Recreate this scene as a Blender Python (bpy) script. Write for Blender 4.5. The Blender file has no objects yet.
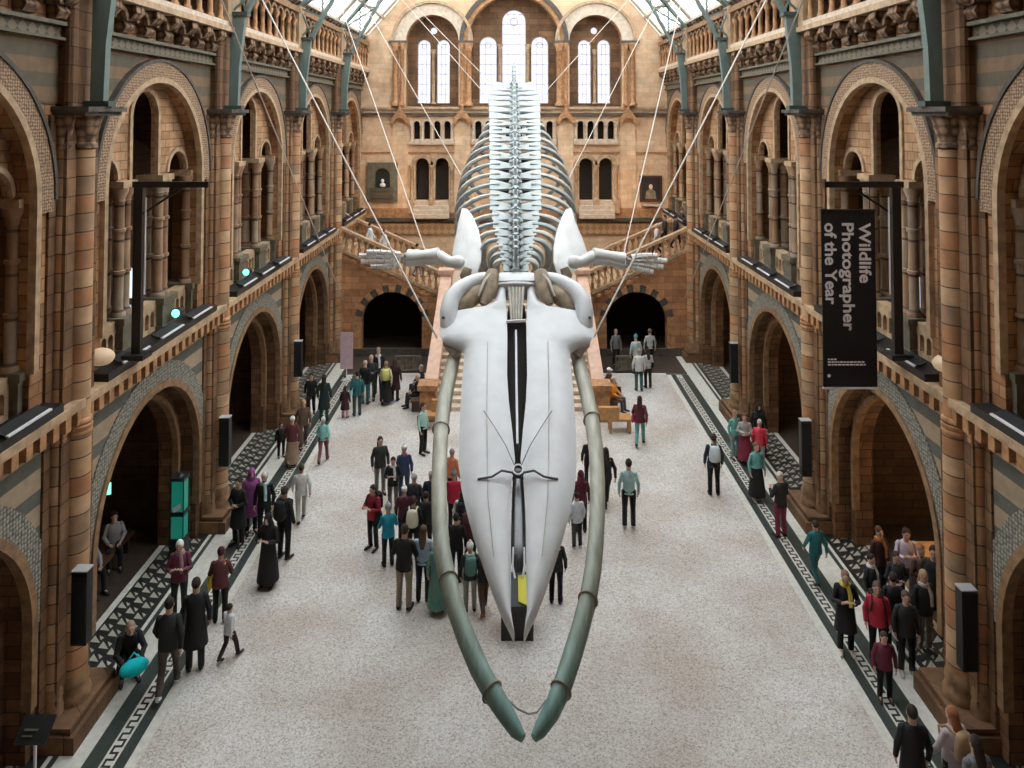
import bpy, bmesh, math, random
from mathutils import Vector, Matrix, geometry
random.seed(7)
PI = math.pi
scene = bpy.context.scene
COL = scene.collection
F = 744.0            # focal length in pixels
CZ = 11.0            # camera height
HY = 115.0           # horizon row
CX = 512.5; CAMX = -.08

# ------------------------------------------------------------------ materials
def mat(name, color, rough=0.7, metal=0.0, noise=0.0, nscale=4.0, bump=0.0, emit=None, estr=0.0, alt=None):
    m = bpy.data.materials.new(name); m.use_nodes = True
    nt = m.node_tree; N = nt.nodes; L = nt.links
    b = N['Principled BSDF']
    b.inputs['Base Color'].default_value = (*color, 1)
    b.inputs['Roughness'].default_value = rough
    b.inputs['Metallic'].default_value = metal
    if emit:
        b.inputs['Emission Color'].default_value = (*emit, 1)
        b.inputs['Emission Strength'].default_value = estr
    if noise or bump or alt:
        tc = N.new('ShaderNodeTexCoord')
        nz = N.new('ShaderNodeTexNoise'); nz.inputs['Scale'].default_value = nscale
        nz.inputs['Detail'].default_value = 6
        L.new(tc.outputs['Object'], nz.inputs['Vector'])
        cr = N.new('ShaderNodeValToRGB')
        c2 = alt or tuple(max(0, c * (1 - noise)) for c in color)
        c1 = color if alt else tuple(min(1, c * (1 + noise)) for c in color)
        cr.color_ramp.elements[0].position = 0.3; cr.color_ramp.elements[0].color = (*c2, 1)
        cr.color_ramp.elements[1].position = 0.7; cr.color_ramp.elements[1].color = (*c1, 1)
        L.new(nz.outputs['Fac'], cr.inputs['Fac']); L.new(cr.outputs['Color'], b.inputs['Base Color'])
        if bump:
            bp = N.new('ShaderNodeBump'); bp.inputs['Strength'].default_value = bump
            bp.inputs['Distance'].default_value = 0.03
            L.new(nz.outputs['Fac'], bp.inputs['Height']); L.new(bp.outputs['Normal'], b.inputs['Normal'])
    return m

def uvz(nt, su=1.0, sv=1.0):
    """vector (x+y, z, 0) in object space"""
    N = nt.nodes; L = nt.links
    tc = N.new('ShaderNodeTexCoord'); sp = N.new('ShaderNodeSeparateXYZ'); L.new(tc.outputs['Object'], sp.inputs[0])
    ad = N.new('ShaderNodeMath'); ad.operation = 'ADD'; L.new(sp.outputs[0], ad.inputs[0]); L.new(sp.outputs[1], ad.inputs[1])
    mu = N.new('ShaderNodeMath'); mu.operation = 'MULTIPLY'; mu.inputs[1].default_value = su; L.new(ad.outputs[0], mu.inputs[0])
    mv = N.new('ShaderNodeMath'); mv.operation = 'MULTIPLY'; mv.inputs[1].default_value = sv; L.new(sp.outputs[2], mv.inputs[0])
    cb = N.new('ShaderNodeCombineXYZ'); L.new(mu.outputs[0], cb.inputs[0]); L.new(mv.outputs[0], cb.inputs[1])
    return tc, sp, cb, mv

def brick(name, c1, c2, mortar, bw=0.5, bh=0.22, rough=0.8, nvar=0.35, bump=0.5, msize=0.012):
    m = bpy.data.materials.new(name); m.use_nodes = True
    nt = m.node_tree; N = nt.nodes; L = nt.links; b = N['Principled BSDF']; b.inputs['Roughness'].default_value = rough
    tc, sp, cb, mv = uvz(nt)
    br = N.new('ShaderNodeTexBrick'); L.new(cb.outputs[0], br.inputs['Vector'])
    br.inputs['Scale'].default_value = 1; br.inputs['Brick Width'].default_value = bw; br.inputs['Row Height'].default_value = bh
    br.inputs['Mortar Size'].default_value = msize; br.inputs['Mortar Smooth'].default_value = 0.3
    br.inputs['Color1'].default_value = (*c1, 1); br.inputs['Color2'].default_value = (*c2, 1); br.inputs['Mortar'].default_value = (*mortar, 1)
    nz = N.new('ShaderNodeTexNoise'); nz.inputs['Scale'].default_value = 1.3; nz.inputs['Detail'].default_value = 8; nz.inputs['Roughness'].default_value = 0.7
    L.new(tc.outputs['Object'], nz.inputs['Vector'])
    mr = N.new('ShaderNodeMapRange'); mr.inputs[1].default_value = 0.3; mr.inputs[2].default_value = 0.7
    mr.inputs[3].default_value = 1 - nvar; mr.inputs[4].default_value = 1 + nvar; L.new(nz.outputs['Fac'], mr.inputs[0])
    mx = N.new('ShaderNodeMix'); mx.data_type = 'RGBA'; mx.blend_type = 'MULTIPLY'; mx.inputs[0].default_value = 1
    L.new(br.outputs['Color'], mx.inputs[6]); L.new(mr.outputs[0], mx.inputs[7]); L.new(mx.outputs[2], b.inputs['Base Color'])
    bp = N.new('ShaderNodeBump'); bp.inputs['Strength'].default_value = bump; bp.inputs['Distance'].default_value = 0.02; bp.invert = True
    L.new(br.outputs['Fac'], bp.inputs['Height']); L.new(bp.outputs['Normal'], b.inputs['Normal'])
    return m

def drums(name, cols, h=0.34, rough=0.6, joint=(0.10, 0.06, 0.035)):
    """banded terracotta drums: colour changes with height"""
    m = bpy.data.materials.new(name); m.use_nodes = True
    nt = m.node_tree; N = nt.nodes; L = nt.links; b = N['Principled BSDF']; b.inputs['Roughness'].default_value = rough
    tc, sp, cb, mv = uvz(nt, 1, 1.0 / h)
    fl = N.new('ShaderNodeMath'); fl.operation = 'FLOOR'; L.new(mv.outputs[0], fl.inputs[0])
    oi = N.new('ShaderNodeObjectInfo'); ad = N.new('ShaderNodeMath'); ad.operation = 'MULTIPLY_ADD'
    L.new(oi.outputs['Random'], ad.inputs[0]); ad.inputs[1].default_value = 37.0; L.new(fl.outputs[0], ad.inputs[2])
    wn = N.new('ShaderNodeTexWhiteNoise'); wn.noise_dimensions = '1D'; L.new(ad.outputs[0], wn.inputs['W'])
    cr = N.new('ShaderNodeValToRGB'); cr.color_ramp.interpolation = 'CONSTANT'
    for i, c in enumerate(cols):
        e = cr.color_ramp.elements[i] if i < 2 else cr.color_ramp.elements.new(i / len(cols))
        e.position = i / len(cols); e.color = (*c, 1)
    L.new(wn.outputs['Value'], cr.inputs['Fac'])
    fr = N.new('ShaderNodeMath'); fr.operation = 'FRACT'; L.new(mv.outputs[0], fr.inputs[0])
    lt = N.new('ShaderNodeMath'); lt.operation = 'LESS_THAN'; lt.inputs[1].default_value = 0.07; L.new(fr.outputs[0], lt.inputs[0])
    mx = N.new('ShaderNodeMix'); mx.data_type = 'RGBA'; L.new(lt.outputs[0], mx.inputs[0]); L.new(cr.outputs[0], mx.inputs[6]); mx.inputs[7].default_value = (*joint, 1)
    nz = N.new('ShaderNodeTexNoise'); nz.inputs['Scale'].default_value = 3; nz.inputs['Detail'].default_value = 6; L.new(tc.outputs['Object'], nz.inputs['Vector'])
    mr = N.new('ShaderNodeMapRange'); mr.inputs[1].default_value = .3; mr.inputs[2].default_value = .7; mr.inputs[3].default_value = .75; mr.inputs[4].default_value = 1.2; L.new(nz.outputs['Fac'], mr.inputs[0])
    m2 = N.new('ShaderNodeMix'); m2.data_type = 'RGBA'; m2.blend_type = 'MULTIPLY'; m2.inputs[0].default_value = 1
    L.new(mx.outputs[2], m2.inputs[6]); L.new(mr.outputs[0], m2.inputs[7]); L.new(m2.outputs[2], b.inputs['Base Color'])
    return m

def checker(name, c1, c2, su, sv, rot=0.0, rough=0.75):
    m = bpy.data.materials.new(name); m.use_nodes = True
    nt = m.node_tree; N = nt.nodes; L = nt.links; b = N['Principled BSDF']; b.inputs['Roughness'].default_value = rough
    tc, sp, cb, mv = uvz(nt, su, sv)
    mp = N.new('ShaderNodeMapping'); mp.inputs['Rotation'].default_value[2] = rot; mp.inputs['Location'].default_value = (0.013, 0.017, 0.01); L.new(cb.outputs[0], mp.inputs[0])
    ck = N.new('ShaderNodeTexChecker'); ck.inputs['Scale'].default_value = 1; ck.inputs[1].default_value = (*c1, 1); ck.inputs[2].default_value = (*c2, 1)
    L.new(mp.outputs[0], ck.inputs['Vector']); L.new(ck.outputs['Color'], b.inputs['Base Color'])
    return m

def carved(name, c1, c2, scale=9.0, rough=0.8):
    """relief ornament: voronoi cells with bump"""
    m = bpy.data.materials.new(name); m.use_nodes = True
    nt = m.node_tree; N = nt.nodes; L = nt.links; b = N['Principled BSDF']; b.inputs['Roughness'].default_value = rough
    tc = N.new('ShaderNodeTexCoord'); vo = N.new('ShaderNodeTexVoronoi'); vo.inputs['Scale'].default_value = scale; vo.inputs['Randomness'].default_value = .35
    L.new(tc.outputs['Object'], vo.inputs['Vector'])
    cr = N.new('ShaderNodeValToRGB'); cr.color_ramp.elements[0].color = (*c1, 1); cr.color_ramp.elements[1].color = (*c2, 1)
    cr.color_ramp.elements[0].position = .3; cr.color_ramp.elements[1].position = .62
    L.new(vo.outputs['Distance'], cr.inputs['Fac']); L.new(cr.outputs[0], b.inputs['Base Color'])
    bp = N.new('ShaderNodeBump'); bp.inputs['Strength'].default_value = .8; bp.inputs['Distance'].default_value = .04; bp.invert = True
    L.new(vo.outputs['Distance'], bp.inputs['Height']); L.new(bp.outputs['Normal'], b.inputs['Normal'])
    return m

def stripes(name, ca, cb_, period=0.72, frac=0.36, off=0.0):
    m = bpy.data.materials.new(name); m.use_nodes = True
    nt = m.node_tree; N = nt.nodes; L = nt.links; b = N['Principled BSDF']; b.inputs['Roughness'].default_value = .8
    tc, sp, cb, mv = uvz(nt, 1, 1 / period)
    ad = N.new('ShaderNodeMath'); ad.inputs[1].default_value = off; L.new(mv.outputs[0], ad.inputs[0])
    fr = N.new('ShaderNodeMath'); fr.operation = 'FRACT'; L.new(ad.outputs[0], fr.inputs[0])
    lt = N.new('ShaderNodeMath'); lt.operation = 'LESS_THAN'; lt.inputs[1].default_value = frac; L.new(fr.outputs[0], lt.inputs[0])
    mx = N.new('ShaderNodeMix'); mx.data_type = 'RGBA'; L.new(lt.outputs[0], mx.inputs[0]); mx.inputs[6].default_value = (*ca, 1); mx.inputs[7].default_value = (*cb_, 1)
    nz = N.new('ShaderNodeTexNoise'); nz.inputs['Scale'].default_value = 5; L.new(tc.outputs['Object'], nz.inputs['Vector'])
    m2 = N.new('ShaderNodeMix'); m2.data_type = 'RGBA'; m2.blend_type = 'MULTIPLY'; m2.inputs[0].default_value = .5
    L.new(mx.outputs[2], m2.inputs[6]); L.new(nz.outputs['Fac'], m2.inputs[7]); L.new(m2.outputs[2], b.inputs['Base Color'])
    return m

def floor_mat():
    m = bpy.data.materials.new('mosaic field'); m.use_nodes = True
    nt = m.node_tree; N = nt.nodes; L = nt.links; b = N['Principled BSDF']; b.inputs['Roughness'].default_value = .55
    tc = N.new('ShaderNodeTexCoord')
    v = N.new('ShaderNodeTexVoronoi'); v.inputs['Scale'].default_value = 38; L.new(tc.outputs['Object'], v.inputs['Vector'])
    cr = N.new('ShaderNodeValToRGB'); E = cr.color_ramp.elements
    E[0].position = 0; E[0].color = (.36, .32, .27, 1); E[1].position = .22; E[1].color = (.53, .50, .455, 1)
    e = E.new(.65); e.color = (.64, .625, .60, 1); e = E.new(1); e.color = (.73, .73, .72, 1)
    sp = N.new('ShaderNodeSeparateColor'); L.new(v.outputs['Color'], sp.inputs[0]); L.new(sp.outputs[0], cr.inputs['Fac'])
    nz = N.new('ShaderNodeTexNoise'); nz.inputs['Scale'].default_value = .5; nz.inputs['Detail'].default_value = 5; L.new(tc.outputs['Object'], nz.inputs['Vector'])
    c2 = N.new('ShaderNodeValToRGB'); c2.color_ramp.elements[0].position = .35; c2.color_ramp.elements[0].color = (.78, .72, .66, 1)
    c2.color_ramp.elements[1].position = .62; c2.color_ramp.elements[1].color = (1, 1, 1, 1); L.new(nz.outputs['Fac'], c2.inputs['Fac'])
    mx = N.new('ShaderNodeMix'); mx.data_type = 'RGBA'; mx.blend_type = 'MULTIPLY'; mx.inputs[0].default_value = 1
    L.new(cr.outputs[0], mx.inputs[6]); L.new(c2.outputs[0], mx.inputs[7]); L.new(mx.outputs[2], b.inputs['Base Color'])
    return m

def glass_mat(name, tint, rough=0.1, dens=0.0):
    m = bpy.data.materials.new(name); m.use_nodes = True
    nt = m.node_tree; N = nt.nodes; L = nt.links; N.remove(N['Principled BSDF']); out = N['Material Output']
    tr = N.new('ShaderNodeBsdfTransparent'); tr.inputs[0].default_value = (*tint, 1)
    gl = N.new('ShaderNodeBsdfGlossy'); gl.inputs['Roughness'].default_value = rough
    mx = N.new('ShaderNodeMixShader'); mx.inputs[0].default_value = .06
    L.new(tr.outputs[0], mx.inputs[1]); L.new(gl.outputs[0], mx.inputs[2]); L.new(mx.outputs[0], out.inputs[0])
    return m

def bone_jaw():
    """jaw bone: warm grey, green-grey towards the front tips (object y)"""
    m = bpy.data.materials.new('jaw bone'); m.use_nodes = True
    nt = m.node_tree; N = nt.nodes; L = nt.links; b = N['Principled BSDF']; b.inputs['Roughness'].default_value = .55
    tc = N.new('ShaderNodeTexCoord'); sp = N.new('ShaderNodeSeparateXYZ'); L.new(tc.outputs['Object'], sp.inputs[0])
    nz = N.new('ShaderNodeTexNoise'); nz.inputs['Scale'].default_value = 3.5; nz.inputs['Detail'].default_value = 7
    mp = N.new('ShaderNodeMapping'); mp.inputs['Scale'].default_value = (3, .5, 1); L.new(tc.outputs['Object'], mp.inputs[0]); L.new(mp.outputs[0], nz.inputs['Vector'])
    mr = N.new('ShaderNodeMapRange'); mr.inputs[1].default_value = 9.0; mr.inputs[2].default_value = 12.5; L.new(sp.outputs[1], mr.inputs[0])
    cr = N.new('ShaderNodeValToRGB'); E = cr.color_ramp.elements; E[0].position = 0; E[0].color = (.13, .27, .25, 1); E[1].position = .45; E[1].color = (.20, .23, .18, 1)
    e = E.new(1); e.color = (.40, .39, .32, 1)
    L.new(mr.outputs[0], cr.inputs['Fac'])
    m2 = N.new('ShaderNodeMix'); m2.data_type = 'RGBA'; m2.blend_type = 'MULTIPLY'; m2.inputs[0].default_value = 1
    mr2 = N.new('ShaderNodeMapRange'); mr2.inputs[1].default_value = .3; mr2.inputs[2].default_value = .7; mr2.inputs[3].default_value = .75; mr2.inputs[4].default_value = 1.25; L.new(nz.outputs['Fac'], mr2.inputs[0])
    L.new(cr.outputs[0], m2.inputs[6]); L.new(mr2.outputs[0], m2.inputs[7]); L.new(m2.outputs[2], b.inputs['Base Color'])
    bp = N.new('ShaderNodeBump'); bp.inputs['Strength'].default_value = .3; bp.inputs['Distance'].default_value = .03
    L.new(nz.outputs['Fac'], bp.inputs['Height']); L.new(bp.outputs['Normal'], b.inputs['Normal'])
    return m

M = {}
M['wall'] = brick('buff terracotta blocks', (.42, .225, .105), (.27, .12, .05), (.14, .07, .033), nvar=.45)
M['wall_low'] = brick('lower wall blocks', (.20, .10, .045), (.11, .05, .022), (.055, .028, .014), nvar=.5)  # darker copy of the wall blocks; ground storey shade put into the colour
M['wall_light'] = brick('pale terracotta blocks', (.49, .285, .15), (.31, .16, .075), (.18, .10, .05), bw=.42, bh=.2, nvar=.45)
M['wall_back'] = brick('end wall blocks', (.74, .53, .35), (.66, .43, .26), (.56, .36, .21), bw=.62, bh=.26, nvar=.28, msize=.008)  # paler than the side walls; skylight on this wall put into the colour
M['wall_dark'] = brick('dark inner wall', (.085, .045, .024), (.06, .03, .016), (.03, .018, .01), nvar=.3)  # gloom of the galleries and alcoves put into the block colour
M['stair_wall'] = brick('stair wall blocks', (.50, .245, .11), (.36, .16, .07), (.22, .11, .055), bw=.7, bh=.3)
M['stone'] = mat('buff moulded stone', (.44, .30, .18), .7, noise=.3, nscale=5, bump=.3)
M['stone_low'] = mat('shaded brown moulded stone', (.26, .15, .075), .7, noise=.35, nscale=6, bump=.3)  # darker copy of the moulded stone, with shade put into its colour
M['stone_orange'] = mat('orange moulded stone', (.43, .22, .10), .7, noise=.35, nscale=6, bump=.3)
M['stone_pale'] = mat('pale stone', (.58, .47, .36), .7, noise=.2, nscale=6)
M['stone_pink'] = mat('pink stone', (.62, .40, .29), .6, noise=.15, nscale=4)
M['stone_dark'] = mat('dark stone', (.085, .07, .055), .7, noise=.3, nscale=6)  # plain dark tone with random mottling
M['stone_green'] = mat('grey green stone', (.135, .118, .08), .7, noise=.25, nscale=5)
M['drum'] = drums('banded terracotta shaft', [(.47, .275, .145), (.53, .34, .195), (.40, .195, .09), (.49, .30, .16), (.43, .205, .095), (.34, .215, .125)])
M['column'] = drums('banded column', [(.36, .23, .14), (.28, .155, .085), (.33, .245, .17)], h=.75)
M['pilaster'] = brick('pilaster blocks', (.235, .125, .06), (.125, .062, .028), (.065, .034, .017), bw=.9, bh=.34, nvar=.45)
M['carved'] = carved('carved ornament', (.40, .27, .165), (.20, .115, .065), 17)
M['carved_green'] = carved('green carved ring', (.34, .32, .26), (.12, .125, .105), 13)
M['carved_dark'] = carved('carved corbel stone', (.34, .21, .12), (.09, .05, .03), 6)
M['frieze'] = checker('diamond frieze', (.21, .165, .11), (.085, .075, .055), 5.5, 5.5, PI / 4)
M['dado'] = checker('patterned dado', (.50, .33, .18), (.40, .20, .095), 4, 4, PI / 4)
M['spandrel'] = stripes('striped spandrel', (.50, .38, .25), (.15, .155, .13), .62, .42, .15)
M['spandrel_up'] = stripes('upper striped spandrel', (.25, .155, .085), (.145, .115, .075), .5, .5)
M['black'] = mat('black painted metal', (.012, .012, .013), .45)
M['blacksoft'] = mat('matt black panel', (.01, .01, .011), .8)
M['iron'] = mat('teal green painted iron', (.14, .19, .175), .5, noise=.12, nscale=3)
M['iron_dark'] = mat('dark green iron', (.05, .075, .07), .5)
M['rope'] = mat('steel cable', (.55, .50, .44), .4, metal=.2)
M['bone'] = mat('white bone', (.60, .61, .615), .5, noise=.06, nscale=3, bump=.15)
M['bone_bright'] = mat('bright bone', (.68, .68, .66), .5, noise=.1, nscale=3, bump=.15)  # lighter copy of the bone, makes up for weak light on upright blades
M['bone_warm'] = mat('warm bone', (.46, .43, .37), .6, noise=.2, nscale=4, bump=.3)
M['bone_brown'] = mat('shade brown bone', (.27, .205, .135), .7, noise=.4, nscale=5, bump=.4)  # brown carries the shade of the skull hollows
M['spine'] = mat('pale blue grey bone', (.31, .345, .34), .55, noise=.15, nscale=4, bump=.2)
M['jaw'] = bone_jaw()
M['steel'] = mat('grey steel mount', (.13, .13, .13), .35, metal=.8)
M['white'] = mat('white enamel', (.8, .8, .8), .5)
M['lightstrip'] = mat('white display edge', (.75, .75, .78), .4)
M['greytop'] = mat('grey lid', (.36, .36, .36), .5)
M['screen'] = mat('lit pale screen', (.5, .6, .7), .4, emit=(.75, .86, 1), estr=.9)
M['exit'] = mat('lit green exit sign', (.1, .5, .3), .4, emit=(.25, .95, .6), estr=1.2)
M['exit_w'] = mat('lit white exit pictogram', (.8, .9, .85), .4, emit=(.8, 1, .9), estr=2)
M['teal_lamp'] = mat('teal lamp lens', (.2, .8, .7), .3, emit=(.2, 1, .85), estr=1.6)
M['cream'] = mat('cream shell lamp', (.62, .45, .30), .5, emit=(1, .75, .5), estr=.12)
M['glassblue'] = glass_mat('window glass', (.44, .43, .465))
M['roofglass'] = glass_mat('roof glass', (.90, .94, .96))
M['lead'] = mat('window lead', (.42, .42, .46), .6)
M['roofframe'] = mat('cream roof boards', (.55, .50, .42), .7)
M['floor'] = floor_mat()
M['m_tri'] = mat('cream mosaic triangle', (.42, .40, .33), .5)
M['m_white'] = mat('white marble strip', (.62, .61, .55), .45, noise=.12, nscale=8)
M['m_dark'] = mat('dark green marble strip', (.045, .058, .052), .35, noise=.2, nscale=8)
M['m_black'] = mat('black mosaic', (.022, .025, .024), .4)
M['aisle'] = mat('dark aisle floor', (.06, .042, .032), .5, noise=.2, nscale=4)
M['wood'] = mat('orange oak', (.48, .25, .09), .45, noise=.25, nscale=7)
M['darkwood'] = mat('dark wood', (.09, .045, .025), .45)
M['poster'] = mat('pink poster', (.62, .36, .38), .6, alt=(.6, .5, .56), nscale=9)
M['yellow'] = mat('yellow leaflet', (.72, .66, .05), .6)
M['pagewhite'] = mat('white page', (.7, .78, .75), .6)
M['room_dark'] = mat('near black shade fill', (.02, .016, .012), .9)  # near-black; darkness of unlit openings and the skull gap put into the colour
M['statue'] = mat('white marble bust', (.7, .7, .68), .5)
M['canvas'] = mat('dark painted canvas', (.03, .025, .022), .5)
M['letter'] = mat('white lettering', (.95, .95, .95), .6)
M['cab_green'] = mat('green lit cabinet glass', (.03, .28, .2), .3, emit=(.01, .3, .22), estr=.22)

# ------------------------------------------------------------------ mesh builder
class MB:
    def __init__(s): s.v = []; s.f = []; s.m = []; s.cur = 0
    def add(s, vs, fs):
        o = len(s.v); s.v += [tuple(p) for p in vs]; s.f += [tuple(i + o for i in f) for f in fs]; s.m += [s.cur] * len(fs); return s
    def box(s, x0, x1, y0, y1, z0, z1):
        vs = [(x, y, z) for z in (z0, z1) for y in (y0, y1) for x in (x0, x1)]
        return s.add(vs, [(0, 2, 3, 1), (4, 5, 7, 6), (0, 1, 5, 4), (2, 6, 7, 3), (0, 4, 6, 2), (1, 3, 7, 5)])
    def obox(s, c, size, R):
        hx, hy, hz = [k / 2 for k in size]; c = Vector(c)
        vs = [c + R @ Vector((x * hx, y * hy, z * hz)) for z in (-1, 1) for y in (-1, 1) for x in (-1, 1)]
        return s.add(vs, [(0, 2, 3, 1), (4, 5, 7, 6), (0, 1, 5, 4), (2, 6, 7, 3), (0, 4, 6, 2), (1, 3, 7, 5)])
    def bar(s, a, b, w, h=None, up=(0, 0, 1)):
        a = Vector(a); b = Vector(b); d = b - a; L = d.length
        if L < 1e-6: return s
        d.normalize(); u = Vector(up)
        if abs(d.dot(u)) > .98: u = Vector((0, 1, 0))
        r = d.cross(u).normalized(); u = r.cross(d)
        R = Matrix((r, d, u)).transposed()
        return s.obox((a + b) / 2, (w, L, h or w), R)
    def tube(s, pts, rad, n=8, flat=None, cap=True):
        """tube along pts; rad number or list; flat = (ax, ay) cross-section scale list in (side, up)"""
        P = [Vector(p) for p in pts]; k = len(P)
        R = rad if isinstance(rad, (list, tuple)) else [rad] * k
        vs = []; ref = None
        for i in range(k):
            d = (P[min(i + 1, k - 1)] - P[max(i - 1, 0)]).normalized()
            if ref is None:
                ref = Vector((0, 0, 1)) if abs(d.z) < .9 else Vector((0, 1, 0))
            sd = d.cross(ref)
            if sd.length < 1e-4: sd = d.cross(Vector((1, 0, 0)))
            sd.normalize(); up = sd.cross(d).normalized(); ref = up
            fx, fy = (flat[i] if isinstance(flat, list) else flat) if flat else (1, 1)
            for j in range(n):
                a = 2 * PI * j / n
                vs.append(P[i] + sd * math.cos(a) * R[i] * fx + up * math.sin(a) * R[i] * fy)
        fs = [(i * n + j, i * n + (j + 1) % n, (i + 1) * n + (j + 1) % n, (i + 1) * n + j) for i in range(k - 1) for j in range(n)]
        if cap: fs += [tuple(range(n - 1, -1, -1)), tuple((k - 1) * n + j for j in range(n))]
        return s.add(vs, fs)
    def lathe(s, prof, c=(0, 0), n=16, sx=1, sy=1):
        """prof: [(r,z)] around vertical axis at c"""
        vs = [(c[0] + r * sx * math.cos(2 * PI * j / n), c[1] + r * sy * math.sin(2 * PI * j / n), z) for r, z in prof for j in range(n)]
        k = len(prof)
        fs = [(i * n + j, i * n + (j + 1) % n, (i + 1) * n + (j + 1) % n, (i + 1) * n + j) for i in range(k - 1) for j in range(n)]
        fs += [tuple(range(n - 1, -1, -1)), tuple((k - 1) * n + j for j in range(n))]
        return s.add(vs, fs)
    def loft(s, secs, cap=True):
        n = len(secs[0]); vs = [p for sec in secs for p in sec]; k = len(secs)
        fs = [(i * n + j, i * n + (j + 1) % n, (i + 1) * n + (j + 1) % n, (i + 1) * n + j) for i in range(k - 1) for j in range(n)]
        if cap: fs += [tuple(range(n - 1, -1, -1)), tuple((k - 1) * n + j for j in range(n))]
        return s.add(vs, fs)
    def ball(s, c, r, n=10, m=7):
        rx, ry, rz = r if isinstance(r, (tuple, list)) else (r, r, r)
        secs = []
        for i in range(m + 1):
            t = -PI / 2 + PI * i / m; q = max(math.cos(t), 1e-3)
            secs.append([(c[0] + rx * q * math.cos(2 * PI * j / n), c[1] + ry * q * math.sin(2 * PI * j / n), c[2] + rz * math.sin(t)) for j in range(n)])
        return s.loft(secs)
    def slab(s, poly, fn, d0, d1, holes=()):
        """poly (u,z) outline with holes, extruded between depth d0,d1; fn(u,d,z)->xyz"""
        loops = [list(poly)] + [list(h) for h in holes]
        tris = geometry.tessellate_polygon([[Vector((p[0], p[1], 0)) for p in lp] for lp in loops])
        flat = [p for lp in loops for p in lp]; n = len(flat)
        vs = [fn(u, d0, z) for u, z in flat] + [fn(u, d1, z) for u, z in flat]
        fs = [tuple(t) for t in tris] + [tuple(i + n for i in reversed(t)) for t in tris]
        o = 0
        for lp in loops:
            k = len(lp)
            fs += [(o + i, o + (i + 1) % k, n + o + (i + 1) % k, n + o + i) for i in range(k)]
            o += k
        return s.add(vs, fs)
    def ring(s, uc, zc, r0, r1, fn, d0, d1, n=28, a0=0, a1=PI, legs=None):
        """annulus sector (arch ring); legs: extend the ends down to z=legs"""
        A = [a0 + (a1 - a0) * i / n for i in range(n + 1)]
        O = [(uc + r1 * math.cos(a), zc + r1 * math.sin(a)) for a in A]; I = [(uc + r0 * math.cos(a), zc + r0 * math.sin(a)) for a in A]
        if legs is not None:
            O = [(uc + r1, legs)] + O + [(uc - r1, legs)]; I = [(uc + r0, legs)] + I + [(uc - r0, legs)]
        k = len(O); vs = []
        for (ou, oz), (iu, iz) in zip(O, I):
            vs += [fn(ou, d0, oz), fn(iu, d0, iz), fn(iu, d1, iz), fn(ou, d1, oz)]
        fs = [(4 * i + j, 4 * i + (j + 1) % 4, 4 * (i + 1) + (j + 1) % 4, 4 * (i + 1) + j) for i in range(k - 1) for j in range(4)]
        fs += [(3, 2, 1, 0), tuple(4 * (k - 1) + j for j in range(4))]
        return s.add(vs, fs)
    def mesh(s, name, mats, smooth=False):
        me = bpy.data.meshes.new(name); me.from_pydata(s.v, [], s.f)
        for m in (mats if isinstance(mats, (list, tuple)) else [mats]): me.materials.append(m)
        me.polygons.foreach_set('material_index', s.m)
        bm = bmesh.new(); bm.from_mesh(me); bmesh.ops.recalc_face_normals(bm, faces=bm.faces); bm.to_mesh(me); bm.free()
        if smooth:
            me.polygons.foreach_set('use_smooth', [True] * len(me.polygons))
            try: me.set_sharp_from_angle(angle=math.radians(50))
            except Exception: pass
        me.update(); return me
    def build(s, name, mats, parent=None, smooth=False):
        return link(name, s.mesh(name, mats, smooth), parent)

def link(name, me, parent=None):
    o = bpy.data.objects.new(name, me); COL.objects.link(o); o.parent = parent; return o
def empty(name, loc=(0, 0, 0), rz=0):
    o = bpy.data.objects.new(name, None); COL.objects.link(o); o.location = loc; o.rotation_euler = (0, 0, rz); o.empty_display_size = .2; return o
def tag(o, label=None, cat=None, group=None, kind=None):
    if label: o['label'] = label
    if cat: o['category'] = cat
    if group: o['group'] = group
    if kind: o['kind'] = kind
    return o
KIDS = {}
def copy_tree(o, parent=None, depth=0):
    c = o.copy(); COL.objects.link(c); c.parent = parent
    for ch in list(o.children): copy_tree(ch, c, depth + 1)
    return c
def arch_hole(uc, r, zb, zs, n=16):
    """closed outline of a round headed opening"""
    return [(uc - r, zb), (uc + r, zb)] + [(uc + r * math.cos(PI * i / n), zs + r * math.sin(PI * i / n)) for i in range(n + 1)]
def rect_arch(u0, u1, z0, z1, uc, r, zs, n=24):
    """rectangle with an arched doorway notch open at the bottom"""
    return [(u0, z0), (uc - r, z0)] + [(uc - r * math.cos(PI * i / n), zs + r * math.sin(PI * i / n)) for i in range(n + 1)] + [(uc + r, z0), (u1, z0), (u1, z1), (u0, z1)]
SIDE = lambda u, d, z: (d, u, z)       # side bays: depth is x, u is y
BACK = lambda u, d, z: (u, d, z)       # end walls: depth is y
def colonnette(mb, cx, cy, z0, z1, r, n=10, rings=()):
    pr = [(r * 1.55, z0), (r * 1.55, z0 + r * .7), (r * 1.2, z0 + r * 1.1), (r, z0 + r * 1.6)]
    for q in rings: pr += [(r, q - r * .4), (r * 1.3, q - r * .3), (r * 1.3, q + r * .3), (r, q + r * .4)]
    pr += [(r * .95, z1 - r * 3), (r * 1.15, z1 - r * 2.8), (r, z1 - r * 2.4), (r * 1.7, z1 - r * .7), (r * 1.7, z1)]
    mb.lathe(pr, (cx, cy), n)
TH = math.radians(1.9); YP = HY - F * math.tan(TH)      # camera looks up a little
def ray(y):
    up = YP - y; return (F * math.cos(TH) - up * math.sin(TH), F * math.sin(TH) + up * math.cos(TH))
def kk(y):
    w = ray(y); return -w[1] / w[0]
def px(x, y, Y):
    """point at distance Y seen at photo pixel (x, y)"""
    w = ray(y); return Vector((CAMX + (x - CX) * Y / w[0], Y, CZ + w[1] * Y / w[0]))
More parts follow.
